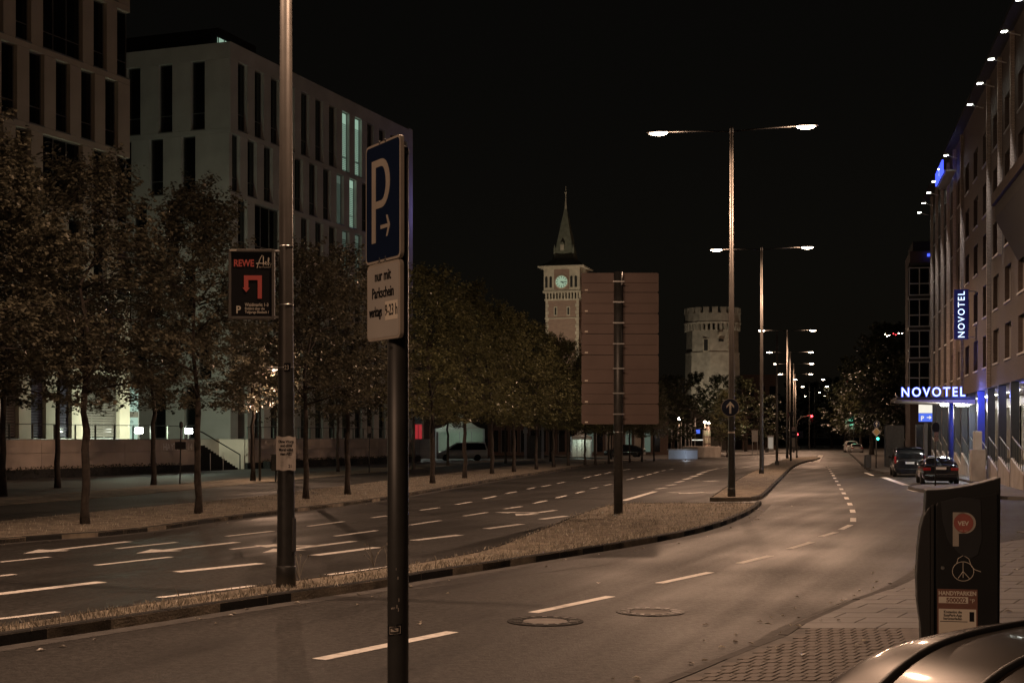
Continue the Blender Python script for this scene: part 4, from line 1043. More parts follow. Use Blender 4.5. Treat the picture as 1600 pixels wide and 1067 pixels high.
# projecting bay near the frame edge
zq = lambda y: Zat(y,63.0)
k = MB(); k.box(u(46),u(63),.36,1.15,zq(321),zq(304)); k.build('bay_fascia', M['brick'], tH)
k = MB(); k.box(u(46),u(63)-.05,.36,1.0,zq(341),zq(321)-.01); k.build('bay_band', M['core'], tH)
k = MB(); vs = [(u(46),1.0,zq(341)-.01),(u(63)-.05,1.0,zq(341)-.01),(u(63)-.05,.02,zq(408)),(u(46),.02,zq(408)),(u(46),.02,zq(341)-.01),(u(63)-.05,.02,zq(341)-.01)]
k.add(vs, [(0,1,2,3),(0,4,5,1),(1,5,2),(0,3,4)]); k.build('bay_soffit', M['core'], tH)
# arcade
k = MB(); k.box(u0,u1,-3.6,-.36,AR+.0,AR+.16); k.build('arcade_soffit', M['concrete'], tH)
k = MB(); k.box(u0,u1,-3.9,-3.6,.1,AR); k.build('arcade_back_wall', M['darkcol'], tH)
k = MB(); k.box(u0,u1,-3.6,-.15,.1,.75); k.build('arcade_floor', M['concrete'], tH)
cols = [61.2+4.4*i for i in range(-4,12)]
for i, Y in enumerate(cols):
    x = u(Y); m = M['bluecol'] if i in (8,) else M['darkcol']
    k = MB(); k.box(x-.19,x+.19,-.38,-.0,.1,AR-.004); k.build('column', m, tH, bevel=.02)
    if i+1 < len(cols) and Y > 50:
        xa, xb = x+.2, u(cols[i+1])-.2
        k = MB(); h0, h1 = (.75,1.45)
        k.prism_xz([(xa,.1),(xb,.1),(xb,h1),(xa,h0)], -.14, .02); k.build('ramp_wall', M['concrete'], tH)
        for q in range(7):
            f = (q+.5)/7; xx = xa+(xb-xa)*f; zb = h0+(h1-h0)*f; k = MB(); k.box(xx-.015,xx+.015,-.08,-.05,zb,zb+.95); k.build('baluster', M['rail'], tH)
        k = MB(); k.path([(xa,-.065,h0+.97),(xb,-.065,h1+.97)], .03, 6); k.build('handrail', M['rail'], tH)
    # glazing with curtains behind
    xa, xb = x+.3, x+bay-.3
    k = MB(); k.box(xa,xb,-3.60,-3.56,1.0,4.4); gz = k.build('shop_window', M['glass'], tH)
    k = MB(); vs = []; fs = []; nn = 46
    for q in range(nn+1):
        xx = xa+.1+(xb-xa-.2)*q/nn; yy = -3.50+.05*math.sin(q*1.35)
        vs += [(xx,yy,1.05),(xx,yy,4.35)]
    for q in range(nn): fs.append((2*q,2*q+2,2*q+3,2*q+1))
    k.add(vs, fs); k.build('curtain', M['curtain'], gz, smooth=True)
    k = MB(); k.lathe([(.16,AR-.03),(.16,AR-.002)],14,(x+bay/2,-1.8,0)); k.build('ceiling_light', M['lensw'], tH)
    if i >= 3: lamp_light(tH, (x+bay/2,-1.8,AR-.15), 25, (1,.90,.78), .12, 'arcade_light')
lamp_light(tH, (u(77.5),.55,AR-.35), 260, (.16,.20,1), .05, 'blue_light')
lamp_light(tH, (u(66.5),-.9,AR-.25), 40, (.2,.22,1), .05, 'blue_light')
# upright sign
Ys = 79.9; zs0, zs1 = Zat(530,Ys), Zat(452,Ys)
t = thing('blade_sign', 'tall navy hotel blade sign with upright white letters on the facade', 'sign', fac(Ys,.35), angH-R(90))
k = MB(); k.box(-.80,-.02,-.09,.09,zs0,zs1); k.build('sign_box', M['navy'], t, bevel=.01)
for z in (zs0+.1, zs1-.1): k = MB(); k.box(-.02,.36,-.04,.04,z-.03,z+.03); k.build('bracket', M['steel'], t)
o = text('lettering', 'NOVOTEL', .52, M['neon'], t, (-.23,-.10,zs0+.12), rot=(0,0,0), sx=1.0, bold=.002, space=1.25, align='CENTER')
o.matrix_basis = Matrix.Translation((-.23,-.10,(zs0+zs1)/2)) @ Matrix.Rotation(R(90),4,'X') @ Matrix.Rotation(R(90),4,'Z')
me = o.data; xs = [v.co.x for v in me.vertices]; cx_ = (min(xs)+max(xs))/2; f_ = (zs1-zs0-.22)/(max(xs)-min(xs))
for v in me.vertices: v.co.x = (v.co.x-cx_)*f_
# canopy with sign
Yc = 79.5; pc_ = fac(Yc,0); t = thing('canopy', 'entrance canopy with soffit lights carrying the blue neon hotel name', 'canopy', pc_, angH-R(90))
zc = Zat(624,Yc)
k = MB(); k.box(-4.3,-.02,0,6.5,zc,zc+.16); k.build('slab', M['headgrey'], t, bevel=.02)
k = MB(); k.prism_xz([(-4.3,zc),(-3.9,zc-.06),(-.02,zc-.25),(-.02,zc)], .1, 6.4); k.build('soffit', M['concrete'], t)
for xx, yy in ((-1.45,1.2),(-.55,1.6)):
    k = MB(); k.M = Matrix.Translation((xx,yy,zc-.23)) @ Matrix.Diagonal((1,1.0,1,1)); k.lathe([(.36,-.10),(.36,.0)], 20); k.build('soffit_light', M['lensw'], t)
    lamp_light(t, (xx,yy,zc-.5), 230, (1,.95,.86), .2, 'canopy_light')
k = MB(); k.path([(-1.3,.4,.1),(-1.3,.4,zc-.1)], .14, 16); k.build('column', M['bluecol'], t, smooth=True)
k = MB(); k.path([(-4.2,.3,zc+.1),(-4.35,.3,zc+.3)], .05, 6); k.build('end_light', M['steel'], t)
ts = thing('neon_sign', 'glowing blue and white hotel name standing on the canopy edge', 'sign', pc_ + Vector((0,0,zc+.17)), angH-R(90))
Wt = Xat(1517,Yc)-Xat(1421,Yc)
o = text('lettering', 'NOVOTEL', .74, M['neon'], ts, (-4.0,.08,.02), ext=.03, bold=-.002, space=1.3); ob = text('halo_backing', 'NOVOTEL', .74, M['neonb'], ts, (-4.0,.16,.02), ext=.03, bold=.03, space=1.3)
xs = [v.co.x for v in o.data.vertices]; f_ = Wt/(max(xs)-min(xs)); m0 = min(xs)
for oo in (o, ob):
    for v in oo.data.vertices: v.co.x = (v.co.x-m0)*f_
# roof-edge sign along the facade
t = thing('roof_sign', 'blue neon hotel name seen edge-on at the roof line', 'sign', fac(90,1.0), angH)
o = text('lettering', 'NOVOTEL', 1.15, M['neonb'], t, (3.5,0,18.9), rot=(R(90),0,R(180)), ext=.05, bold=.02)
k = MB(); k.box(-3,3.6,-.65,-.05,18.7,18.8); k.build('sign_rail', M['steel'], t)
# lit parking pylon
Yp = 92; t = thing('parking_pylon', 'glowing white and blue parking pylon behind the black van', 'sign', (Xat(1446,Yp),Yp,.1))
k = MB(); k.box(-.41,.41,-.12,.12,Zat(648,Yp)+.02,Zat(631,Yp)); k.build('white_box', M['whitebox'], t, bevel=.01)
k = MB(); k.box(-.41,.41,-.12,.12,Zat(661,Yp),Zat(648,Yp)); bb = k.build('blue_box', M['bluebox'], t, bevel=.01)
text('lettering', 'P', .40, M['whitebox'], bb, (-.34,-.13,Zat(659,Yp)), bold=.01)
k = MB(); zc_ = Zat(654.5,Yp); k.box(.05,.25,-.128,-.122,zc_-.03,zc_+.03); k.prism_xz([(.22,zc_+.13),(.36,zc_),(.22,zc_-.13)], -.128, -.122); k.build('arrow', M['whitebox'], bb)
k = MB(); k.box(-.12,.12,-.08,.08,-.05,Zat(661,Yp)-.1); k.build('post', M['polegrey'], t)
# next building with bay window stack
Yb = 124; t = thing('bay_window_house', 'dark house with a stack of white framed bay windows beyond the hotel', 'building', (Xat(1420,Yb),Yb,0), R(-12))
zb = lambda y: Zat(y,Yb)
k = MB(); k.box(.25,14,2.2,9,0,zb(388)); k.build('wall', M['brickd'], t); k = MB(); k.box(.5,14,2.4,8.5,zb(388),zb(372)); k.build('attic', M['core'], t)
k = MB(); k.box(.0,2.6,-.02,2.2,zb(415),zb(411)); k.build('bay_roof', M['headgrey'], t)
for i in range(4):
    za, zc2 = zb(462+49*i), zb(418+49*i)
    k = MB(); k.box(.08,2.5,.05,2.2,za,zc2); w = k.build('window', M['glass'], t)
    k = MB()
    for a in (.0,.85,1.70,2.44): k.box(a,a+.09,0,.049,za,zc2)
    for z in (za, za+(zc2-za)*.40, zc2-.1): k.box(.091,2.44,.003,.047,z,z+.1)
    k.build('window_frame', M['framel'], w)
    k = MB(); k.box(.0,2.56,.0,2.2,zb(467+49*i),za-.01); k.build('bay_spandrel', M['headgrey'], t)
k = MB(); k.box(.6,2.0,-.02,.3,.1,zb(663)); dr2 = k.build('glazed_porch', M['glass'], t)
for a in (.55,1.2,1.98): k = MB(); k.box(a,a+.07,-.06,-.021,.1,zb(663)); k.build('porch_frame', M['framel'], dr2)
k = MB(); k.box(1.7,2.1,1.8,2.1,zb(397),zb(393)); k.build('roof_light', M['neonb'], t)
# ------------------------------------------------------------------ towers
d = 230.0; c = Vector((Xat(884,d), d, 0)); t = thing('clock_tower', 'floodlit brick clock tower with tall slate spire above the trees', 'tower', c, R(-15))
zc = lambda y: Zat(y,d); s = 2.72
k = MB(); k.box(-s,s,-s,s,0,zc(472)); k.build('shaft', M['towerbrick'], t)
for sx in (-1,1):
    for sy in (-1,1):
        for i in range(34):
            z = zc(472)-.5-i*.55; w = .55 if i % 2 else .38; k = MB()
            if sy == -1: k.box(sx*s-(w if sx>0 else -.04), sx*s+(.04 if sx>0 else w), -s-.04, -s+.3, z, z+.5); k.build('quoin', M['stone'], t)
k = MB(); k.box(-s-.12,s+.12,-s-.12,s+.12,zc(472),zc(469.5)); k.build('string_course', M['stone'], t)
k = MB(); k.box(-s-.1,s+.1,-s-.1,s+.1,zc(500),zc(498.5)); k.build('string_course', M['stone'], t)
n = 11
for (ax, sg) in (('x',-1),('y',1)):
    for i in range(n):
        x = -s+.2+(2*s-.4)*i/(n-1); k = MB()
        if ax == 'x': k.box(x-.13,x+.13,-s-.34,-s,zc(469.5),zc(460))
        else: k.box(s,s+.34,x-.13,x+.13,zc(469.5),zc(460))
        k.build('corbel', M['stone'], t)
b = s+.36
k = MB(); k.box(-b,b,-b,b,zc(460),zc(457)); k.build('gallery', M['stone'], t)
bs = s+.22
k = MB(); k.box(-bs,bs,-bs,bs,zc(457)+.003,zc(421)); bel = k.build('belfry', M['stone'], t)
k = MB(); k.box(-1.25,1.25,-bs-.03,-bs,zc(455),zc(424)); k.build('clock_field', M['towerbrick'], bel)
for x in (-2.15, 1.95):
    for q in (-.36,.36):
        k = MB(); zt_ = zc(434); k.prism_xz([(x+q-.2,zc(452)),(x+q+.2,zc(452)),(x+q+.2,zt_-.2),(x+q,zt_),(x+q-.2,zt_-.2)], -bs-.04, -bs-.002)
        if abs(x+q) < bs-.2: k.build('belfry_opening', M['core'], bel)
for y in (-1.6,-.8,.8,1.6):
    k = MB(); k.box(bs+.002,bs+.04,y-.25,y+.25,zc(452),zc(434)); k.build('belfry_opening', M['core'], bel)
zk = zc(443.5)
k = MB(); k.M = Matrix.Translation((0,-bs-.03,zk)) @ Matrix.Rotation(R(90),4,'X'); k.lathe([(1.12,0),(1.12,.10),(.97,.14)], 32); cr = k.build('clock_rim', M['stone'], bel)
k = MB(); k.M = Matrix.Translation((0,-bs-.15,zk)) @ Matrix.Rotation(R(90),4,'X'); k.lathe([(.95,0),(.95,.03)], 32); cf = k.build('clock_face', M['clock'], bel)
for i in range(12):
    a = R(30*i); k = MB(); k.M = Matrix.Translation((0,-bs-.19,zk)) @ Matrix.Rotation(a,4,'Y'); k.box(-.045,.045,0,.01,.62,.90); k.build('hour_mark', M['ink'], cf)
k = MB(); k.M = Matrix.Translation((0,-bs-.21,zk)) @ Matrix.Rotation(R(92),4,'Y'); k.box(-.05,.05,0,.01,-.15,.78); k.build('minute_hand', M['ink'], cf)
k = MB(); k.M = Matrix.Translation((0,-bs-.225,zk)) @ Matrix.Rotation(R(127),4,'Y'); k.box(-.06,.06,0,.01,-.1,.5); k.build('hour_hand', M['ink'], cf)
for x in (-1.05,1.05):
    k = MB(); k.box(x-.28,x+.28,-s-.05,-s-.002,zc(495.5),zc(481)); fr_ = k.build('slit_surround', M['stone'], t); k = MB(); k.box(x-.14,x+.14,-s-.07,-s-.052,zc(494),zc(483)); k.build('slit_window', M['core'], fr_)
e = s+1.05
k = MB(); k.box(-e,e,-e,e,zc(421)+.003,zc(419)); k.build('eaves', M['stone'], t)
k = MB(); rr = [(e*1.35,zc(419)+.01),(3.3,zc(414)),(2.55,zc(408)),(2.3,zc(404)),(.28,zc(327))]
rings = []
for (r_, z) in rr[:1]: rings.append([(e*.98*sx_,e*.98*sy_,z) for sx_,sy_ in ((1,1),(0,1),(-1,1),(-1,0),(-1,-1),(0,-1),(1,-1),(1,0))])
for f_, z in ((.66,zc(413)),(.50,zc(408)),(.43,zc(404))): rings.append([(e*f_*sx_*(1 if sx_ and sy_ else 1.12),e*f_*sy_*(1 if sx_ and sy_ else 1.12),z) for sx_,sy_ in ((1,1),(0,1),(-1,1),(-1,0),(-1,-1),(0,-1),(1,-1),(1,0))])
rings.append([(.2*sx_,.2*sy_,zc(327)) for sx_,sy_ in ((1,1),(0,1),(-1,1),(-1,0),(-1,-1),(0,-1),(1,-1),(1,0))])
k.loft(rings, True); sp_ = k.build('spire', M['slate'], t)
k = MB(); k.lathe([(.24,zc(327)),(.10,zc(314)),(.08,zc(303)),(.22,zc(301)),(.05,zc(299)),(.03,zc(291))], 8); k.build('finial', M['stone'], sp_)
k = MB(); k.prism_xz([(-.55,zc(394)),(.15,zc(394)),(.15,zc(384)),(-.2,zc(379)),(-.55,zc(384))], -1.75, -.6); dm = k.build('dormer', M['slate'], sp_)
k = MB(); k.box(-.5,.1,-1.8,-1.752,zc(393),zc(384.5)); fr_ = k.build('dormer_frame', M['stone'], dm)
for x in (-1.5,1.55):
    k = MB(); k.path([(x,-1.5,zc(404)),(x,-1.5,zc(389)),(x,-1.5,zc(384))], [.22,.16,.03], 8); k.build('corner_turret', M['slate'], sp_)
def flood(label, loc, target, W_, size, color=(1,.82,.57)):
    t = thing('floodlight', label, 'floodlight', loc); k = MB(); k.box(-.3,.3,-.15,.15,.25,.65); k.build('housing', M['headgrey'], t, bevel=.03); k = MB(); k.box(-.25,.25,-.2,.2,0,.25); k.build('foot', M['black'], t)
    dv = Vector(target) - Vector(loc) - Vector((0,0,.9)); l = lamp_light(t, (0,0,.9), W_, color, .2, 'flood_light', 'SPOT', size=size, blend=.5)
    l.rotation_euler = dv.to_track_quat('-Z','Y').to_euler()
flood('floodlight at the foot of the clock tower', (c.x-8,c.y-31,.1), (c.x,c.y,29), 21000, R(42))
flood('floodlight on the right of the clock tower', (c.x+30,c.y-14,.1), (c.x,c.y,29), 9000, R(38))
# crenellated tower
d = 280.0; c = Vector((Xat(1113,d), d, 0)); t = thing('crenellated_tower', 'floodlit round stone tower with battlements above dark trees', 'tower', c, R(10))
zr = lambda y: Zat(y,d)
k = MB(); k.lathe([(5.6,0),(5.25,zr(553)),(5.1,zr(552)),(5.05,zr(518))], 8, rot=R(22.5)); k.build('shaft', M['stonet'], t)
k = MB(); k.lathe([(5.3,zr(553)-.2),(5.3,zr(552))], 8, rot=R(22.5)); k.build('string_course', M['stonet'], t)
for i in range(36):
    a = 2*math.pi*i/36; k = MB(); k.M = Matrix.Rotation(a,4,'Z'); k.box(4.75,5.45,-.22,.22,zr(518),zr(507)); k.build('corbel', M['stonet'], t)
k = MB(); k.lathe([(5.55,zr(508)),(5.62,zr(506)),(5.5,zr(504)),(5.5,zr(492)),(4.9,zr(492))], 24); k.build('parapet', M['stonet'], t)
for i in range(20):
    a = 2*math.pi*(i+.3)/20; k = MB(); k.M = Matrix.Rotation(a,4,'Z'); k.box(4.95,5.5,-.56,.56,zr(492),zr(483)); k.build('merlon', M['stonet'], t)
for (x, y0, y1, w) in ((-3.15,550,533,.42),(3.0,550,533,.42)):
    a = math.atan2(-5.0, x); k = MB(); rr = 4.72
    k.M = Matrix.Rotation(math.atan2(x,5.0),4,'Z'); k.box(-.62,.62,-5.02,-4.6,zr(y0)-.25,zr(y1)+.25); fr_ = k.build('window_surround', M['stone'], t)
    k = MB(); k.M = Matrix.Rotation(math.atan2(x,5.0),4,'Z'); k.box(-.38,.38,-5.05,-5.021,zr(y0),zr(y1)); k.build('window', M['core'], fr_)
k = MB(); k.box(-.5,.3,-5.5,-4.7,zr(526),zr(522)); k.build('oriel', M['stone'], t); k = MB(); k.box(-.3,.6,-5.2,-4.7,zr(536),zr(533)); k.build('slot', M['core'], t)
for i in range(9):
    k = MB(); w = .9 if i % 2 else .6; a = R(22.5-10); k.M = Matrix.Rotation(R(22.5),4,'Z'); k.box(-w/2,w/2,-5.16,-4.7,zr(552)+i*.46,zr(552)+i*.46+.40); k.build('quoin', M['stone'], t)
flood('floodlight at the foot of the crenellated tower', (c.x-6,c.y-20,.1), (c.x,c.y,20), 6500, R(44), (1,.84,.60))
flood('floodlight on the right of the crenellated tower', (c.x+14,c.y-14,.1), (c.x,c.y,20), 4000, R(44), (1,.84,.60))

# ------------------------------------------------------------------ cars
TG = mat('car_glass', (.010,.011,.012), .06, var=0, spec=.7)
TYRE = mat('tyre', (.012,.012,.012), .8, var=.1); RIM = mat('rim', (.35,.35,.36), .35, .8, var=.05)
TAIL = mat('tail_lamp', (.22,.010,.010), .2, var=0, coat=1.0); PLATE = mat('number_plate', (.55,.54,.52), .5, var=0); CHROME = mat('chrome', (.6,.6,.6), .15, 1.0, var=0)
def car(name, label, cat, loc, head, paint, sp, sub=1, tails=True, group=None):
    t = thing(name, label, cat, loc, math.atan2(head[1],head[0]), group); L, Wd = sp['L'], sp['W']/2
    z0 = .20
    def ring(x, zt, wf_):
        w = Wd*wf_; h = zt-z0
        half = [(0,z0),(w*.84,z0),(w*.97,z0+h*.14),(w,z0+h*.38),(w*.995,z0+h*.62),(w*.955,z0+h*.90),(w*.88,zt),(w*.45,zt+.025)]
        return [(x,y,z) for y, z in half] + [(x,0,zt+.035)] + [(x,-y,z) for y, z in reversed(half[1:])]
    k = MB(); k.loft([ring(x*L,z,w) for x,z,w in sp['body']], True); body = k.build('body', paint, t, smooth=True, sub=sub)
    zb = sp['belt']; wb = Wd*.90
    def gr(x, zr_, wt, zb_=zb, wb_=wb, e=0.0): 
        return [(x,wb_+e,zb_),(x,(wb_+wt)/2+.012+e,(zb_+zr_)/2),(x,wt+e,zr_-.07),(x,wt-.10+e,zr_-.015+e),(x,wt*.5,zr_+.018+e),(x,0,zr_+.028+e),(x,-wt*.5,zr_+.018+e),(x,-wt+.10-e,zr_-.015+e),(x,-wt-e,zr_-.07),(x,-(wb_+wt)/2-.012-e,(zb_+zr_)/2),(x,-wb_-e,zb_)]
    G0 = [gr(x*L,z,Wd*w) for x,z,w in sp['green']]
    k = MB(); k.loft(G0); k.build('window_glass', TG, t, smooth=True, sub=sub)
    k = MB(); rf = [q[2:9] for q in [gr(x*L,z,Wd*w,e=.012) for x,z,w in sp['roof']]]; k.loft(rf, caps=False); ro = k.build('roof', paint, t, smooth=True, sub=sub)
    g = sp['green']; 
    for s in (1,-1):
        def pt_(i, top): 
            q = G0[i]; p = q[2 if top else 0]; return Vector((p[0], s*abs(p[1]), p[2]))
        for (i, j, r_) in sp['pillars']:
            a = pt_(i,True); b = pt_(j,False); k = MB(); k.path([a, a.lerp(b,.5)+Vector((0,s*.02,.0)), b], [r_*.8, r_, r_*1.2], 8); k.build('pillar', paint, t, smooth=True)
        k = MB(); mx_ = g[-1][0]*L-.10; k.M = Matrix.Translation((mx_, s*(Wd*.98+.06), zb+.10)); k.lathe([(.03,-.09),(.10,-.06),(.10,.05),(.04,.08)], 10); k.build('mirror', paint, t, smooth=True)
        for wx in sp['wheels']:
            k = MB(); k.M = Matrix.Translation((wx*L, s*(Wd-.10), .33)) @ Matrix.Rotation(R(90),4,'X'); k.lathe([(.21,-.11),(.30,-.11),(.33,-.07),(.33,.07),(.30,.11),(.21,.11)], 20); ty = k.build('tyre', TYRE, t, smooth=True)
            k = MB(); k.M = Matrix.Translation((wx*L, s*(Wd-.10), .33)) @ Matrix.Rotation(R(90),4,'X'); k.lathe([(.215,-.10),(.10,-.08),(.10,.08),(.215,.10)], 14); k.build('rim', RIM, ty)
        if tails:
            zz = sp['tail']; k = MB(); xr = -L/2
            k.box(xr-.015,xr+.16,min(s*Wd*zz[2],s*Wd*zz[3]),max(s*Wd*zz[2],s*Wd*zz[3]),zz[0],zz[1]); k.build('tail_lamp', TAIL, t, bevel=.03)
    if tails:
        k = MB(); k.box(-L/2-.03,-L/2+.05,-.26,.26,sp['plate'],sp['plate']+.12); k.build('number_plate', PLATE, t)
        k = MB(); k.box(-L/2-.05,-L/2+.15,-Wd*.86,Wd*.86,.34,.52); k.build('bumper', paint, t, bevel=.05)
        k = MB(); k.box(-L/2-.055,-L/2,-Wd*.7,Wd*.7,.53,.545); k.build('chrome_strip', CHROME, t)
        k = MB(); k.box(-L/2-.04,-L/2+.05,-.45,.45,sp['plate']+.15,sp['plate']+.18); k.build('handle', CHROME, t)
    return t, G0
black = mat('black_paint', (.010,.010,.012), .18, .3, var=0, coat=1.0)
SED = dict(L=4.7, W=1.85, body=[(-.5,.72,.86),(-.492,.98,.92),(-.46,1.02,.96),(-.34,1.0,.99),(-.1,.95,1),(.15,.94,1),(.26,.93,.99),(.42,.82,.95),(.48,.70,.88),(.5,.55,.80)], belt=.93,
  green=[(-.42,1.0,.78),(-.36,1.16,.76),(-.27,1.33,.72),(-.15,1.41,.68),(.0,1.425,.68),(.10,1.39,.68),(.17,1.22,.74),(.25,.97,.82)], roof=[(-.28,1.32,.72),(-.15,1.41,.68),(.0,1.425,.68),(.10,1.39,.68)],
  pillars=[(2,0,.045),(5,7,.035),(4,4,.03)], wheels=(-.30,.31), tail=(.72,.88,.52,.93), plate=.78)
VAN = dict(L=4.9, W=1.90, body=[(-.5,.95,.93),(-.495,1.10,.97),(-.47,1.12,.99),(-.2,1.10,1),(.15,1.08,1),(.33,1.05,.98),(.44,.92,.93),(.49,.72,.86),(.5,.55,.8)], belt=1.06,
  green=[(-.485,1.15,.87),(-.475,1.50,.84),(-.45,1.76,.80),(-.3,1.80,.78),(.0,1.80,.78),(.12,1.74,.78),(.22,1.45,.81),(.32,1.09,.85)], roof=[(-.465,1.70,.81),(-.45,1.76,.80),(-.3,1.80,.78),(.0,1.80,.78),(.12,1.74,.78)],
  pillars=[(2,0,.06),(5,7,.04),(4,4,.05)], wheels=(-.30,.33), tail=(.85,1.25,.84,.97), plate=.80)
HAT = dict(L=4.2, W=1.80, body=[(-.5,.60,.86),(-.49,.92,.93),(-.45,.98,.97),(-.2,.97,1),(.1,.95,1),(.26,.93,.99),(.42,.84,.94),(.49,.68,.86),(.5,.5,.8)], belt=.95,
  green=[(-.485,.98,.80),(-.45,1.16,.77),(-.38,1.38,.73),(-.28,1.465,.70),(-.1,1.50,.69),(.04,1.48,.69),(.13,1.34,.72),(.25,.98,.82)], roof=[(-.47,1.06,.785),(-.45,1.16,.77),(-.38,1.38,.73),(-.28,1.465,.70),(-.1,1.50,.69),(.05,1.475,.69)],
  pillars=[(5,7,.035)], wheels=(-.30,.31), tail=(.75,.95,.55,.95), plate=.70)
hd = (.2124,1)
rs_ = Vector((Xat(1470,71.5),71.5,0)); u_ = Vector((.2124,1,0)).normalized()
car('parked_sedan', 'black sedan parked in the lay-by behind the ticket machine', 'car', rs_+u_*2.3, hd, black, SED)
rv = Vector((Xat(1422,85.5),85.5,0)); car('parked_van', 'black van parked in front of the hotel canopy', 'van', rv+u_*2.4, hd, black, VAN)
text('decal', 'www', .1, M['neon'], None, (0,0,-5)) if False else None
# foreground car, only its roof shows
bronze = mat('bronze_paint', (.034,.026,.020), .36, .15, var=.04, coat=1.0)
hv = Vector((.87,.49,0)).normalized(); loc = Vector((3.46,7.40,.125))
fc, GG = car('foreground_car', 'bronze car roof with black trim strips at the bottom right corner', 'car', loc, hv, bronze, HAT, sub=3)
for s in (1,-1):
    k = MB(); pts = []
    for x, z, w in HAT['roof']: pts.append((x*4.2, s*.26, z+.034))
    k.path(pts, .026, 8); k.build('roof_strip', M['black'], fc, smooth=True, sub=2)
fc.scale = (1,1,.88)
# distant cars
white = mat('white_paint', (.55,.55,.53), .3, .1, var=0, coat=.6)
car('white_van', 'white van parked sideways in front of the green tent', 'van', Vector((Xat(722,140),140,.1)), (-1,-.1), white, VAN, tails=False)
car('distant_van', 'pale van at the far end of the road', 'van', Vector((Xat(1329,226),226,0)), (.15,1), white, VAN)
car('distant_car', 'silver car beside the pale van far down the road', 'car', Vector((Xat(1337,214),214,0)), (.15,1), mat('silver_paint',(.35,.35,.35),.3,.6,var=0), SED)
car('distant_car', 'dark car under the trees left of the fountain wall', 'car', Vector((Xat(976,165),165,.1)), (-1,.3), black, SED, tails=False)

# ------------------------------------------------------------------ signs and lights in the distance
def pole(parent, h, r=.06, m='poledark', x=0.0, name='pole'):
    k = MB(); k.path([(x,0,-.1),(x,0,h)], [r, r*.8], 10); return k.build(name, M[m], parent, smooth=True)
c = G(1214,726,.12); t = thing('steel_mast', 'tall slim blue-grey mast on the reservation without lamps', 'mast', c); pole(t, Zat(520,c.y), .11, 'polegrey'); k = MB(); k.lathe([(.16,0),(.16,.3),(.11,.35)],12); k.build('foot', M['poledark'], t)
c = G(1231,719.5,.12); t = thing('sign_pole', 'thin black pole with small box lamp left of the red traffic light', 'pole', c+Vector((.0,-1.5,0))); pole(t, Zat(646,c.y), .10); k = MB(); k.box(-.25,.25,-.1,.1,Zat(652,c.y),Zat(646,c.y)); k.build('box', M['black'], t)
REDL = emis('red_signal', (1,.04,.05), 14); GRNL = emis('green_signal', (.05,1,.62), 8)
def signal(parent, x, z, which, s=1.0):
    k = MB(); k.box(x-.16*s,x+.16*s,-.02,.22,z-.45*s,z+.45*s); hb = k.build('signal_head', M['black'], parent, bevel=.03)
    for i, q in enumerate(('red','amber','green')):
        zz = z + (.29-.29*i)*s; k = MB(); k.M = Matrix.Translation((x,-.022,zz)) @ Matrix.Rotation(R(90),4,'X'); k.lathe([(.11*s,0),(.10*s,.03)], 16)
        k.build('signal_lens', REDL if (q == 'red' and which == 'red') else GRNL if (q == 'green' and which == 'green') else M['glass'], hb)
c = G(1245,717); dd = c.y; t = thing('traffic_light', 'red traffic light on a curved overhead arm', 'traffic light', c)
zr_ = Zat(650,dd); k = MB(); k.path([(0,0,-.1),(0,0,zr_-1.3),(.12,0,zr_-.5),(.55,0,zr_-.1),(1.65,0,zr_+.12)], [.09,.075,.07,.06,.05], 10); k.build('mast', M['polegrey'], t, smooth=True)
signal(t, 1.65, zr_-.29, 'red'); signal(t, .08, Zat(679,dd)-.2, 'red', .8)
k = MB(); k.box(-.72,.70,.1,.16,Zat(678,dd),Zat(673.5,dd)); k.build('arrow_board', M['signblue'], t); k = MB(); k.box(-.72,.70,.1,.16,Zat(684,dd),Zat(679.5,dd)); k.build('arrow_board', M['signblue'], t)
k = MB(); k.box(-.55,-.18,.2,.26,Zat(698,dd),Zat(667,dd)); k.build('white_board', M['signwhite'], t)
lamp_light(t, (1.65,-.3,zr_), 25, (1,.05,.05), .08, 'signal_light')
c = G(1327,706); c.y += 0; t = thing('traffic_light', 'green traffic light beside white direction boards far right', 'traffic light', c); dd = c.y
pole(t, Zat(650,dd), .09); signal(t, .5, Zat(657,dd)+.3, 'green', 1.2)
k = MB(); k.box(-.6,.9,.15,.2,Zat(670,dd),Zat(662,dd)); k.build('direction_board', M['signwhite'], t); k = MB(); k.box(-.6,.2,.15,.2,Zat(661,dd),Zat(655,dd)); k.build('direction_board', M['signwhite'], t); pole(t, Zat(655,dd), .07, x=.7)
lamp_light(t, (.5,-.4,Zat(657,dd)), 60, (.05,1,.6), .08, 'signal_light')
c = G(1369,731,.11); dd = c.y; t = thing('traffic_light', 'green traffic light below round arrow and yellow diamond signs', 'traffic light', c); pole(t, Zat(657,dd), .05, 'polegrey'); signal(t, .12, Zat(688,dd)+.25, 'green', .8)
k = MB(); r_ = .34; zz = Zat(677,dd); k.prism_xz([(-r_,zz),(0,zz-r_),(r_,zz),(0,zz+r_)], -.09, -.07); k.build('diamond_plate', M['signwhite'], t); r_ = .25
k = MB(); k.prism_xz([(-r_,zz),(0,zz-r_),(r_,zz),(0,zz+r_)], -.095, -.091); k.build('diamond_field', mat('priority_yellow',(.42,.30,.12),.5,var=0), t)
roundsign('small round arrow sign above the yellow diamond sign', (c.x,dd-.12,Zat(662.5,dd)), .24)
k = MB(); k.box(-.9,-.45,-.2,.2,0,1.0); tag(k.build('litter_bin', M['poledark'], None, loc=c+Vector((-.1,-.6,0)), bevel=.05), 'dark litter bin at the foot of the diamond sign post', 'bin')
k = MB(); k.box(.9,2.3,-.2,.3,.05,3.2); tag(k.build('switch_cabinet', M['poledark'], None, loc=c+Vector((.3,2,0)), bevel=.04), 'tall dark cabinet right of the diamond sign post', 'cabinet')
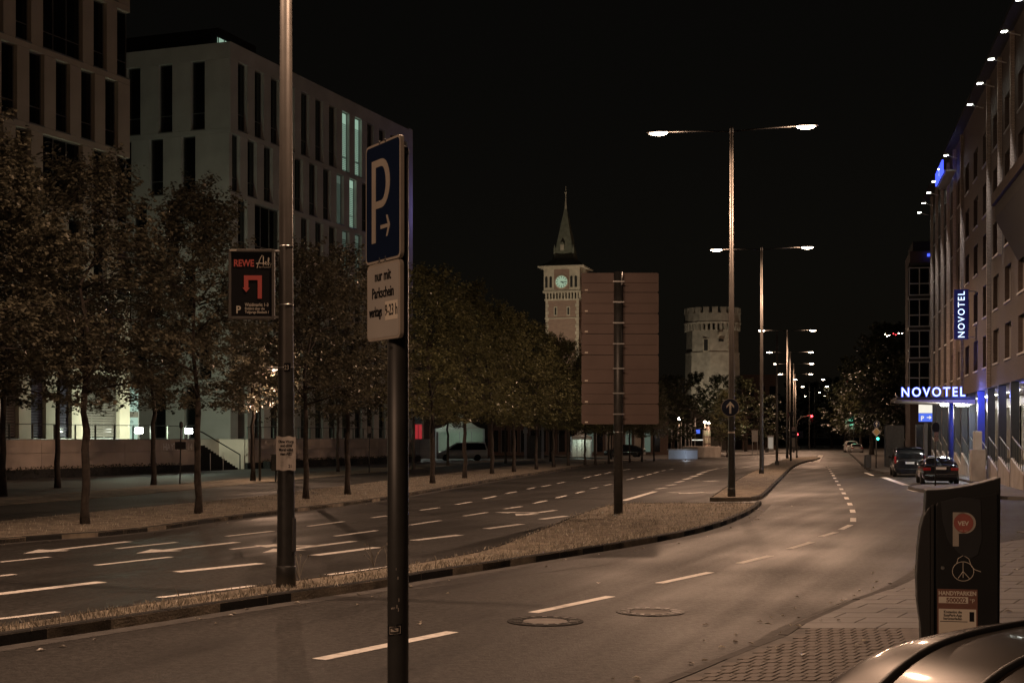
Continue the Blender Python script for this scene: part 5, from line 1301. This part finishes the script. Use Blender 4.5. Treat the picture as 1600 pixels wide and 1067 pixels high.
# round no-stopping sign by the sedan
c = G(1461.5,758.5,.115); t = thing('stopping_sign', 'dark round sign with two plates on a thin post before the black sedan', 'sign', c); dd = c.y; pole(t, Zat(662,dd)-.1, .035, 'black')
k = MB(); k.M = Matrix.Translation((0,-.05,Zat(668,dd)-.115)) @ Matrix.Rotation(R(35),4,'Z') @ Matrix.Rotation(R(90),4,'X'); k.lathe([(.26,0),(.26,.02)], 24); k.build('disc', M['ink'], t)
for (a, b) in ((681,675),(689,682)): k = MB(); k.M = Matrix.Rotation(R(35),4,'Z'); k.box(-.14,.14,-.07,-.05,Zat(a,dd)-.115,Zat(b,dd)-.115); k.build('plate', mat('plate_brown',(.20,.13,.09),.6,var=0), t)
# box on the low wall by the hotel
c = fac(74.2,.5); t = thing('meter_box', 'pale box standing on a low concrete block beside the hotel columns', 'box', (c.x,c.y,.115), angH)
k = MB(); k.box(-.5,.5,-.35,.35,0,1.65); k.build('block', M['concrete'], t, bevel=.02); k = MB(); k.box(-.3,.3,-.2,.2,1.65,2.6); k.build('box', M['signwhite'], t, bevel=.03)

# ------------------------------------------------------------------ plaza things
def buildbox(name, label, x0, x1, d, ytop, m, rz=0.0, dep=8):
    t = thing(name, label, 'building', (Xat(x0,d),d,0), rz); w = Xat(x1,d)-Xat(x0,d); h = Zat(ytop,d)
    k = MB(); k.box(0,w,0,dep,0,h); k.build('wall', M[m], t); return t, w, h
t, w, h = buildbox('brick_hall', 'dark brick hall with a red lit arched window beyond the terrace', 628, 690, 168, 640, 'brickd')
k = MB(); k.prism_xz([(-.3,h),(w+.3,h),(w/2,h+3.0)], -.1, 8.2); k.build('gable', M['brickd'], t)
def arch(x, z0, w2, hh, n=10): return [(x-w2,z0),(x+w2,z0)] + [(x+w2*math.cos(R(180*i/n)), z0+hh+w2*math.sin(R(180*i/n))) for i in range(n+1)]
ax0 = Xat(651,168)-Xat(628,168)
k = MB(); k.prism_xz(arch(ax0,2.2,.85,2.2), -.05, -.003); k.build('arch_surround', M['stone'], t)
k = MB(); k.prism_xz([(ax0-.62,2.2),(ax0+.62,2.2),(ax0+.62,3.9),(ax0-.62,3.9)], -.09, -.053); rw = k.build('lit_window', emis('red_window',(.75,.05,.06),.42), t)
k = MB(); k.prism_xz(arch(ax0,4.0,.62,.45), -.09, -.053); k.build('fanlight', M['glass'], t)
for x in (-.2,.2): k = MB(); k.box(ax0+x-.03,ax0+x+.03,-.11,-.091,2.2,3.9); k.build('glazing_bar', M['black'], rw)
c = Vector((Xat(641,150),150,.1)); t = thing('white_lamp', 'white lantern lamp on a post just right of the parking post', 'street lamp', c); pole(t, Zat(636,150), .06, 'polegrey')
k = MB(); k.lathe([(.08,0),(.26,.12),(.22,.55),(.1,.62)],12,(0,0,Zat(637,150))); k.build('lantern', M['lensw'], t, smooth=True); lamp_light(t, (.0,-.6,Zat(632,150)), 420, (.95,1,.9), .15, 'lantern_light')
# panelled white wall
t = thing('site_wall', 'pale panelled wall continuing right of the terrace wall', 'wall', (Xat(636,131),131,0), R(4)); 
for i in range(2):
    for z in (.5,1.38): k = MB(); k.box(i*1.15+.01,i*1.15+1.14,0,.2,z,z+.86); k.build('wall_panel', mat('pale_panel',(.42,.43,.45),.7,var=.1), t)
# tents
canv = mat('tent_canvas', (.45,.52,.44), .8, var=.06)
def tent(label, x0, x1, d, yt, ye, yb, m):
    w = (Xat(x1,d)-Xat(x0,d))/2; t = thing('pagoda_tent', label, 'tent', (Xat((x0+x1)/2,d),d,.1)); ze = Zat(ye,d); zt_ = Zat(yt,d); k = MB(); rings = []
    for f_ in (0,.12,.3,.5,.7,.85,.95,1.0):
        r_ = w*(1-f_)**1.0 if f_ < .999 else .05; z = ze+(zt_-ze)*f_**1.9; rings.append([(sx_*r_,sy_*r_,z) for sx_,sy_ in ((1,1),(-1,1),(-1,-1),(1,-1))])
    k.loft(rings, True); k.build('roof', m, t)
    k = MB(); k.box(-w,w,-w-.02,-w,ze-.35,ze-.003); k.build('valance', m, t)
    for sx_ in (-1,1):
        for sy_ in (-1,1): k = MB(); k.box(sx_*w-.05,sx_*w+.05,sy_*w-.05,sy_*w+.05,0,ze); k.build('leg', M['framel'], t)
    for q in (-.5,0,.5): k = MB(); k.box(q*w-.04,q*w+.04,-w-.01,-w+.03,0,ze-.3); k.build('window_post', M['framel'], t)
    k = MB(); k.box(-w,w,w-.03,w,0,ze); k.build('back_cloth', m, t)
    lamp_light(t, (0,0,ze-.5), 30, (.7,1,.78), .2, 'tent_light'); k = MB(); k.lathe([(.1,0),(.1,.2)],10,(0,0,ze-.3)); k.build('hanging_lamp', M['lensw'], t)
tent('green-lit white pagoda tent between the tree trunks', 683, 756, 156, 641, 671, 710, canv)
tent('small white pagoda tent near the direction sign post', 893, 924, 165, 672, 683, 710, mat('tent_white',(.5,.49,.45),.8,var=.05))
# gate with two pale posts
t = thing('gate', 'grey gate between two pale square posts behind the trees', 'gate', (Xat(821,150),150,.1)); w = Xat(848,150)-Xat(821,150)
for x in (0, w): k = MB(); k.box(x-.14,x+.14,-.14,.14,0,Zat(650,150)); k.build('gate_post', M['framel'], t)
for i in range(4): k = MB(); k.box(.2+i*(w-.4)/4+.01,.2+(i+1)*(w-.4)/4-.01,-.03,.03,.1,Zat(682,150)); k.build('gate_panel', M['polegrey'], t)
k = MB(); k.box(-.25,.25,-.18,-.145,Zat(678,150),Zat(672,150)); k.build('notice', M['signwhite'], t)
# low building with lit strips
t, w, h = buildbox('low_shop', 'long low dark building with pale lit window strips behind the trees', 762, 1044, 186, 655, 'brickd', 0, 10)
random.seed(4); nn = 18
for i in range(nn):
    x = .6+i*(w-1.2)/nn; kind = 'litdim' if i in (9,10,12,14,16) else 'glass'
    k = MB(); k.box(x,x+(w-1.2)/nn*.62,-.06,-.004,.5,3.3); wn = k.build('window', M['curtain'] if (i % 3 == 0 and i > 8) else M[kind], t)
    k = MB(); k.box(x-.1,x-.02,-.12,-.003,.3,3.5); k.build('window_post', M['framel'] if i > 8 else M['frame'], wn)
# fountain basin
c = G(1068,717,.1); d = c.y; t = thing('planter_basin', 'low bright white angular basin wall on the plaza', 'basin', c); x0, x1, x2 = Xat(1046,d)-c.x, Xat(1071,d)-c.x, Xat(1090.5,d)-c.x; hh = Zat(703,d)-.1
bw = mat('basin_white', (.62,.68,.78), .6, var=.05)
k = MB(); k.prism([(x0,.9),(x1,-.3),(x1,.0),(x0+.1,1.2)], 0, hh); k.build('wall_face', bw, t); k = MB(); k.prism([(x1+.01,-.3),(x2,.2),(x2,.5),(x1+.01,0)], 0, hh*.97); k.build('wall_face', bw, t)
k = MB(); k.prism([(x0-.1,.85),(x1,-.4),(x2+.1,.15),(x2,1.2),(x0,2.2)], hh, hh+.12); k.build('coping', M['concrete'], t)
t2 = thing('ground_spot', 'small ground spot lighting the white basin wall', 'lamp', c+Vector((0,-2.4,0))); k = MB(); k.lathe([(.12,-.1),(.12,.06),(.09,.08)],12); k.build('spot_can', M['black'], t2); lamp_light(t2, (0,0,.35), 60, (.75,.85,1), .08, 'spot_light')
k = MB(); k.lathe([(2.2,0),(2.3,1.2),(2.0,1.25)], 20); tag(k.build('round_planter', M['concrete'], None, loc=(Xat(1100,163),165,.1)), 'round brownish stone planter right of the white basin', 'planter')
d = 215; t = thing('advertising_column', 'brown advertising column on the plaza behind the basin', 'column', (Xat(1104.5,d),d,.1)); h = Zat(667,d); k = MB(); k.lathe([(.55,0),(.55,h)],18); k.build('drum', M['signback'], t)
for z in (.3,1.4,2.5): k = MB(); k.lathe([(.565,z),(.565,z+.85)],18); k.build('bill', mat('bill%d' % int(z*10), (.30-.05*z,.22,.17), .7, var=.3, scale=4), t)
for i, (x, y) in enumerate([(1061,656),(1101.5,661),(1107.5,662.5)]):
    d = 205+i*4; t = thing('plaza_lamp', ['plaza lamp seen left of the advertising column','plaza lamp just above the advertising column, left one','plaza lamp just above the advertising column, right one'][i], 'street lamp', (Xat(x,d),d,.1)); pole(t, Zat(y,d)-.2, .06, 'polegrey'); k = MB(); k.lathe([(.06,.1),(.17,.15),(.15,.35),(.06,.42)],12,(0,0,Zat(y,d)-.2)); k.build('lantern', M['lens'], t, smooth=True)
    lamp_light(t, (0,-.6,Zat(y,d)-.3), 500, SODIUM, .15, 'lantern_light')
for i, (x, ya) in enumerate([(1049.5,672),(1060.5,668),(1067,661),(1075,663),(1082,663),(1093.5,655)]):
    d = 196; t = thing('flag_pole', 'pale thin plaza pole behind the basin, %s from the left' % ORD[i], 'pole', (Xat(x,d),d+i,.1), 0, 'plaza poles'); pole(t, Zat(ya,d), .10, 'framel'); k = MB(); k.lathe([(.12,0),(.12,.05),(.02,.12)],10,(0,0,Zat(ya,d))); k.build('knob', M['framel'], t)
d = 200; t = thing('kiosk', 'dark glazed kiosk with blue screen behind the basin', 'kiosk', (Xat(1080,d),d,.1)); w = Xat(1099,d)-Xat(1080,d); h = Zat(671,d)
k = MB(); k.box(0,w,0,1.6,0,h); k.build('body', M['glass'], t); 
for x in (0,w*.28,w-.08): k = MB(); k.box(x,x+.08,-.06,-.002,0,h); k.build('post', M['framel'], t)
k = MB(); k.box(-.05,w+.05,-.1,1.7,h,h+.12); k.build('roof', M['framel'], t); k = MB(); k.box(w*.40,w*.72,-.05,-.003,h-.65,h-.1); k.build('screen', M['bluebox'], t); k = MB(); k.box(.1,w,-.05,-.003,Zat(689,d),Zat(687.5,d)); k.build('lit_strip', M['whitebox'], t)
# notice board and lit poster case
d = 190; t = thing('notice_board', 'white notice board on two legs at the far crossing', 'notice board', (Xat(1179.5,d),d,.0)); 
k = MB(); k.box(-.40,.40,-.05,.05,Zat(690,d),Zat(672,d)); k.build('board', M['signwhite'], t)
for x in (-.36,.30): k = MB(); k.box(x,x+.07,-.03,.03,-.1,Zat(690,d)); k.build('leg', M['framel'], t)
d = 225; t = thing('poster_case', 'lit poster case on the dark wall left of the traffic light', 'poster', (Xat(1204,d),d,.0)); k = MB(); k.box(-.5,.5,-.1,.1,0,Zat(680,d)); k.build('case', M['frame'], t); k = MB(); k.box(-.38,.38,-.13,-.103,.6,Zat(683,d)); k.build('poster', emis('lit_poster',(.9,.75,.6),.28), t)
t, w, h = buildbox('corner_house', 'dark corner house behind the second lamp post', 1160, 1212, 262, 585, 'brickd', 0, 12)
for r_ in range(4):
    for q in range(3): k = MB(); k.box(1+q*2,2.1+q*2,-.08,-.004,1+r_*3,2.8+r_*3); k.build('window', M['glass'], t)
# tiny coloured lights high on the dark house beyond the trees
t = thing('terrace_lights', 'string of tiny coloured lights high among the dark trees', 'lights', (Xat(1396,122),122,Zat(523,122)))
for i, (x, z, m) in enumerate([(-.7,.05,'lens'),(-.35,-.05,'lens'),(0,.1,'red'),(.2,.0,'red'),(.45,.1,'lens'),(.75,.12,'lens'),(-.55,-.12,'lens')]):
    k = MB(); k.lathe([(.005,-.035),(.035,0),(.005,.035)],8,(x,0,z)); k.build('bulb', REDL if m == 'red' else M['lens'], t)
k = MB(); k.path([(-.9,.03,.1),(0,.03,.0),(.95,.03,.15)], .008, 5); k.build('wire', M['black'], t)
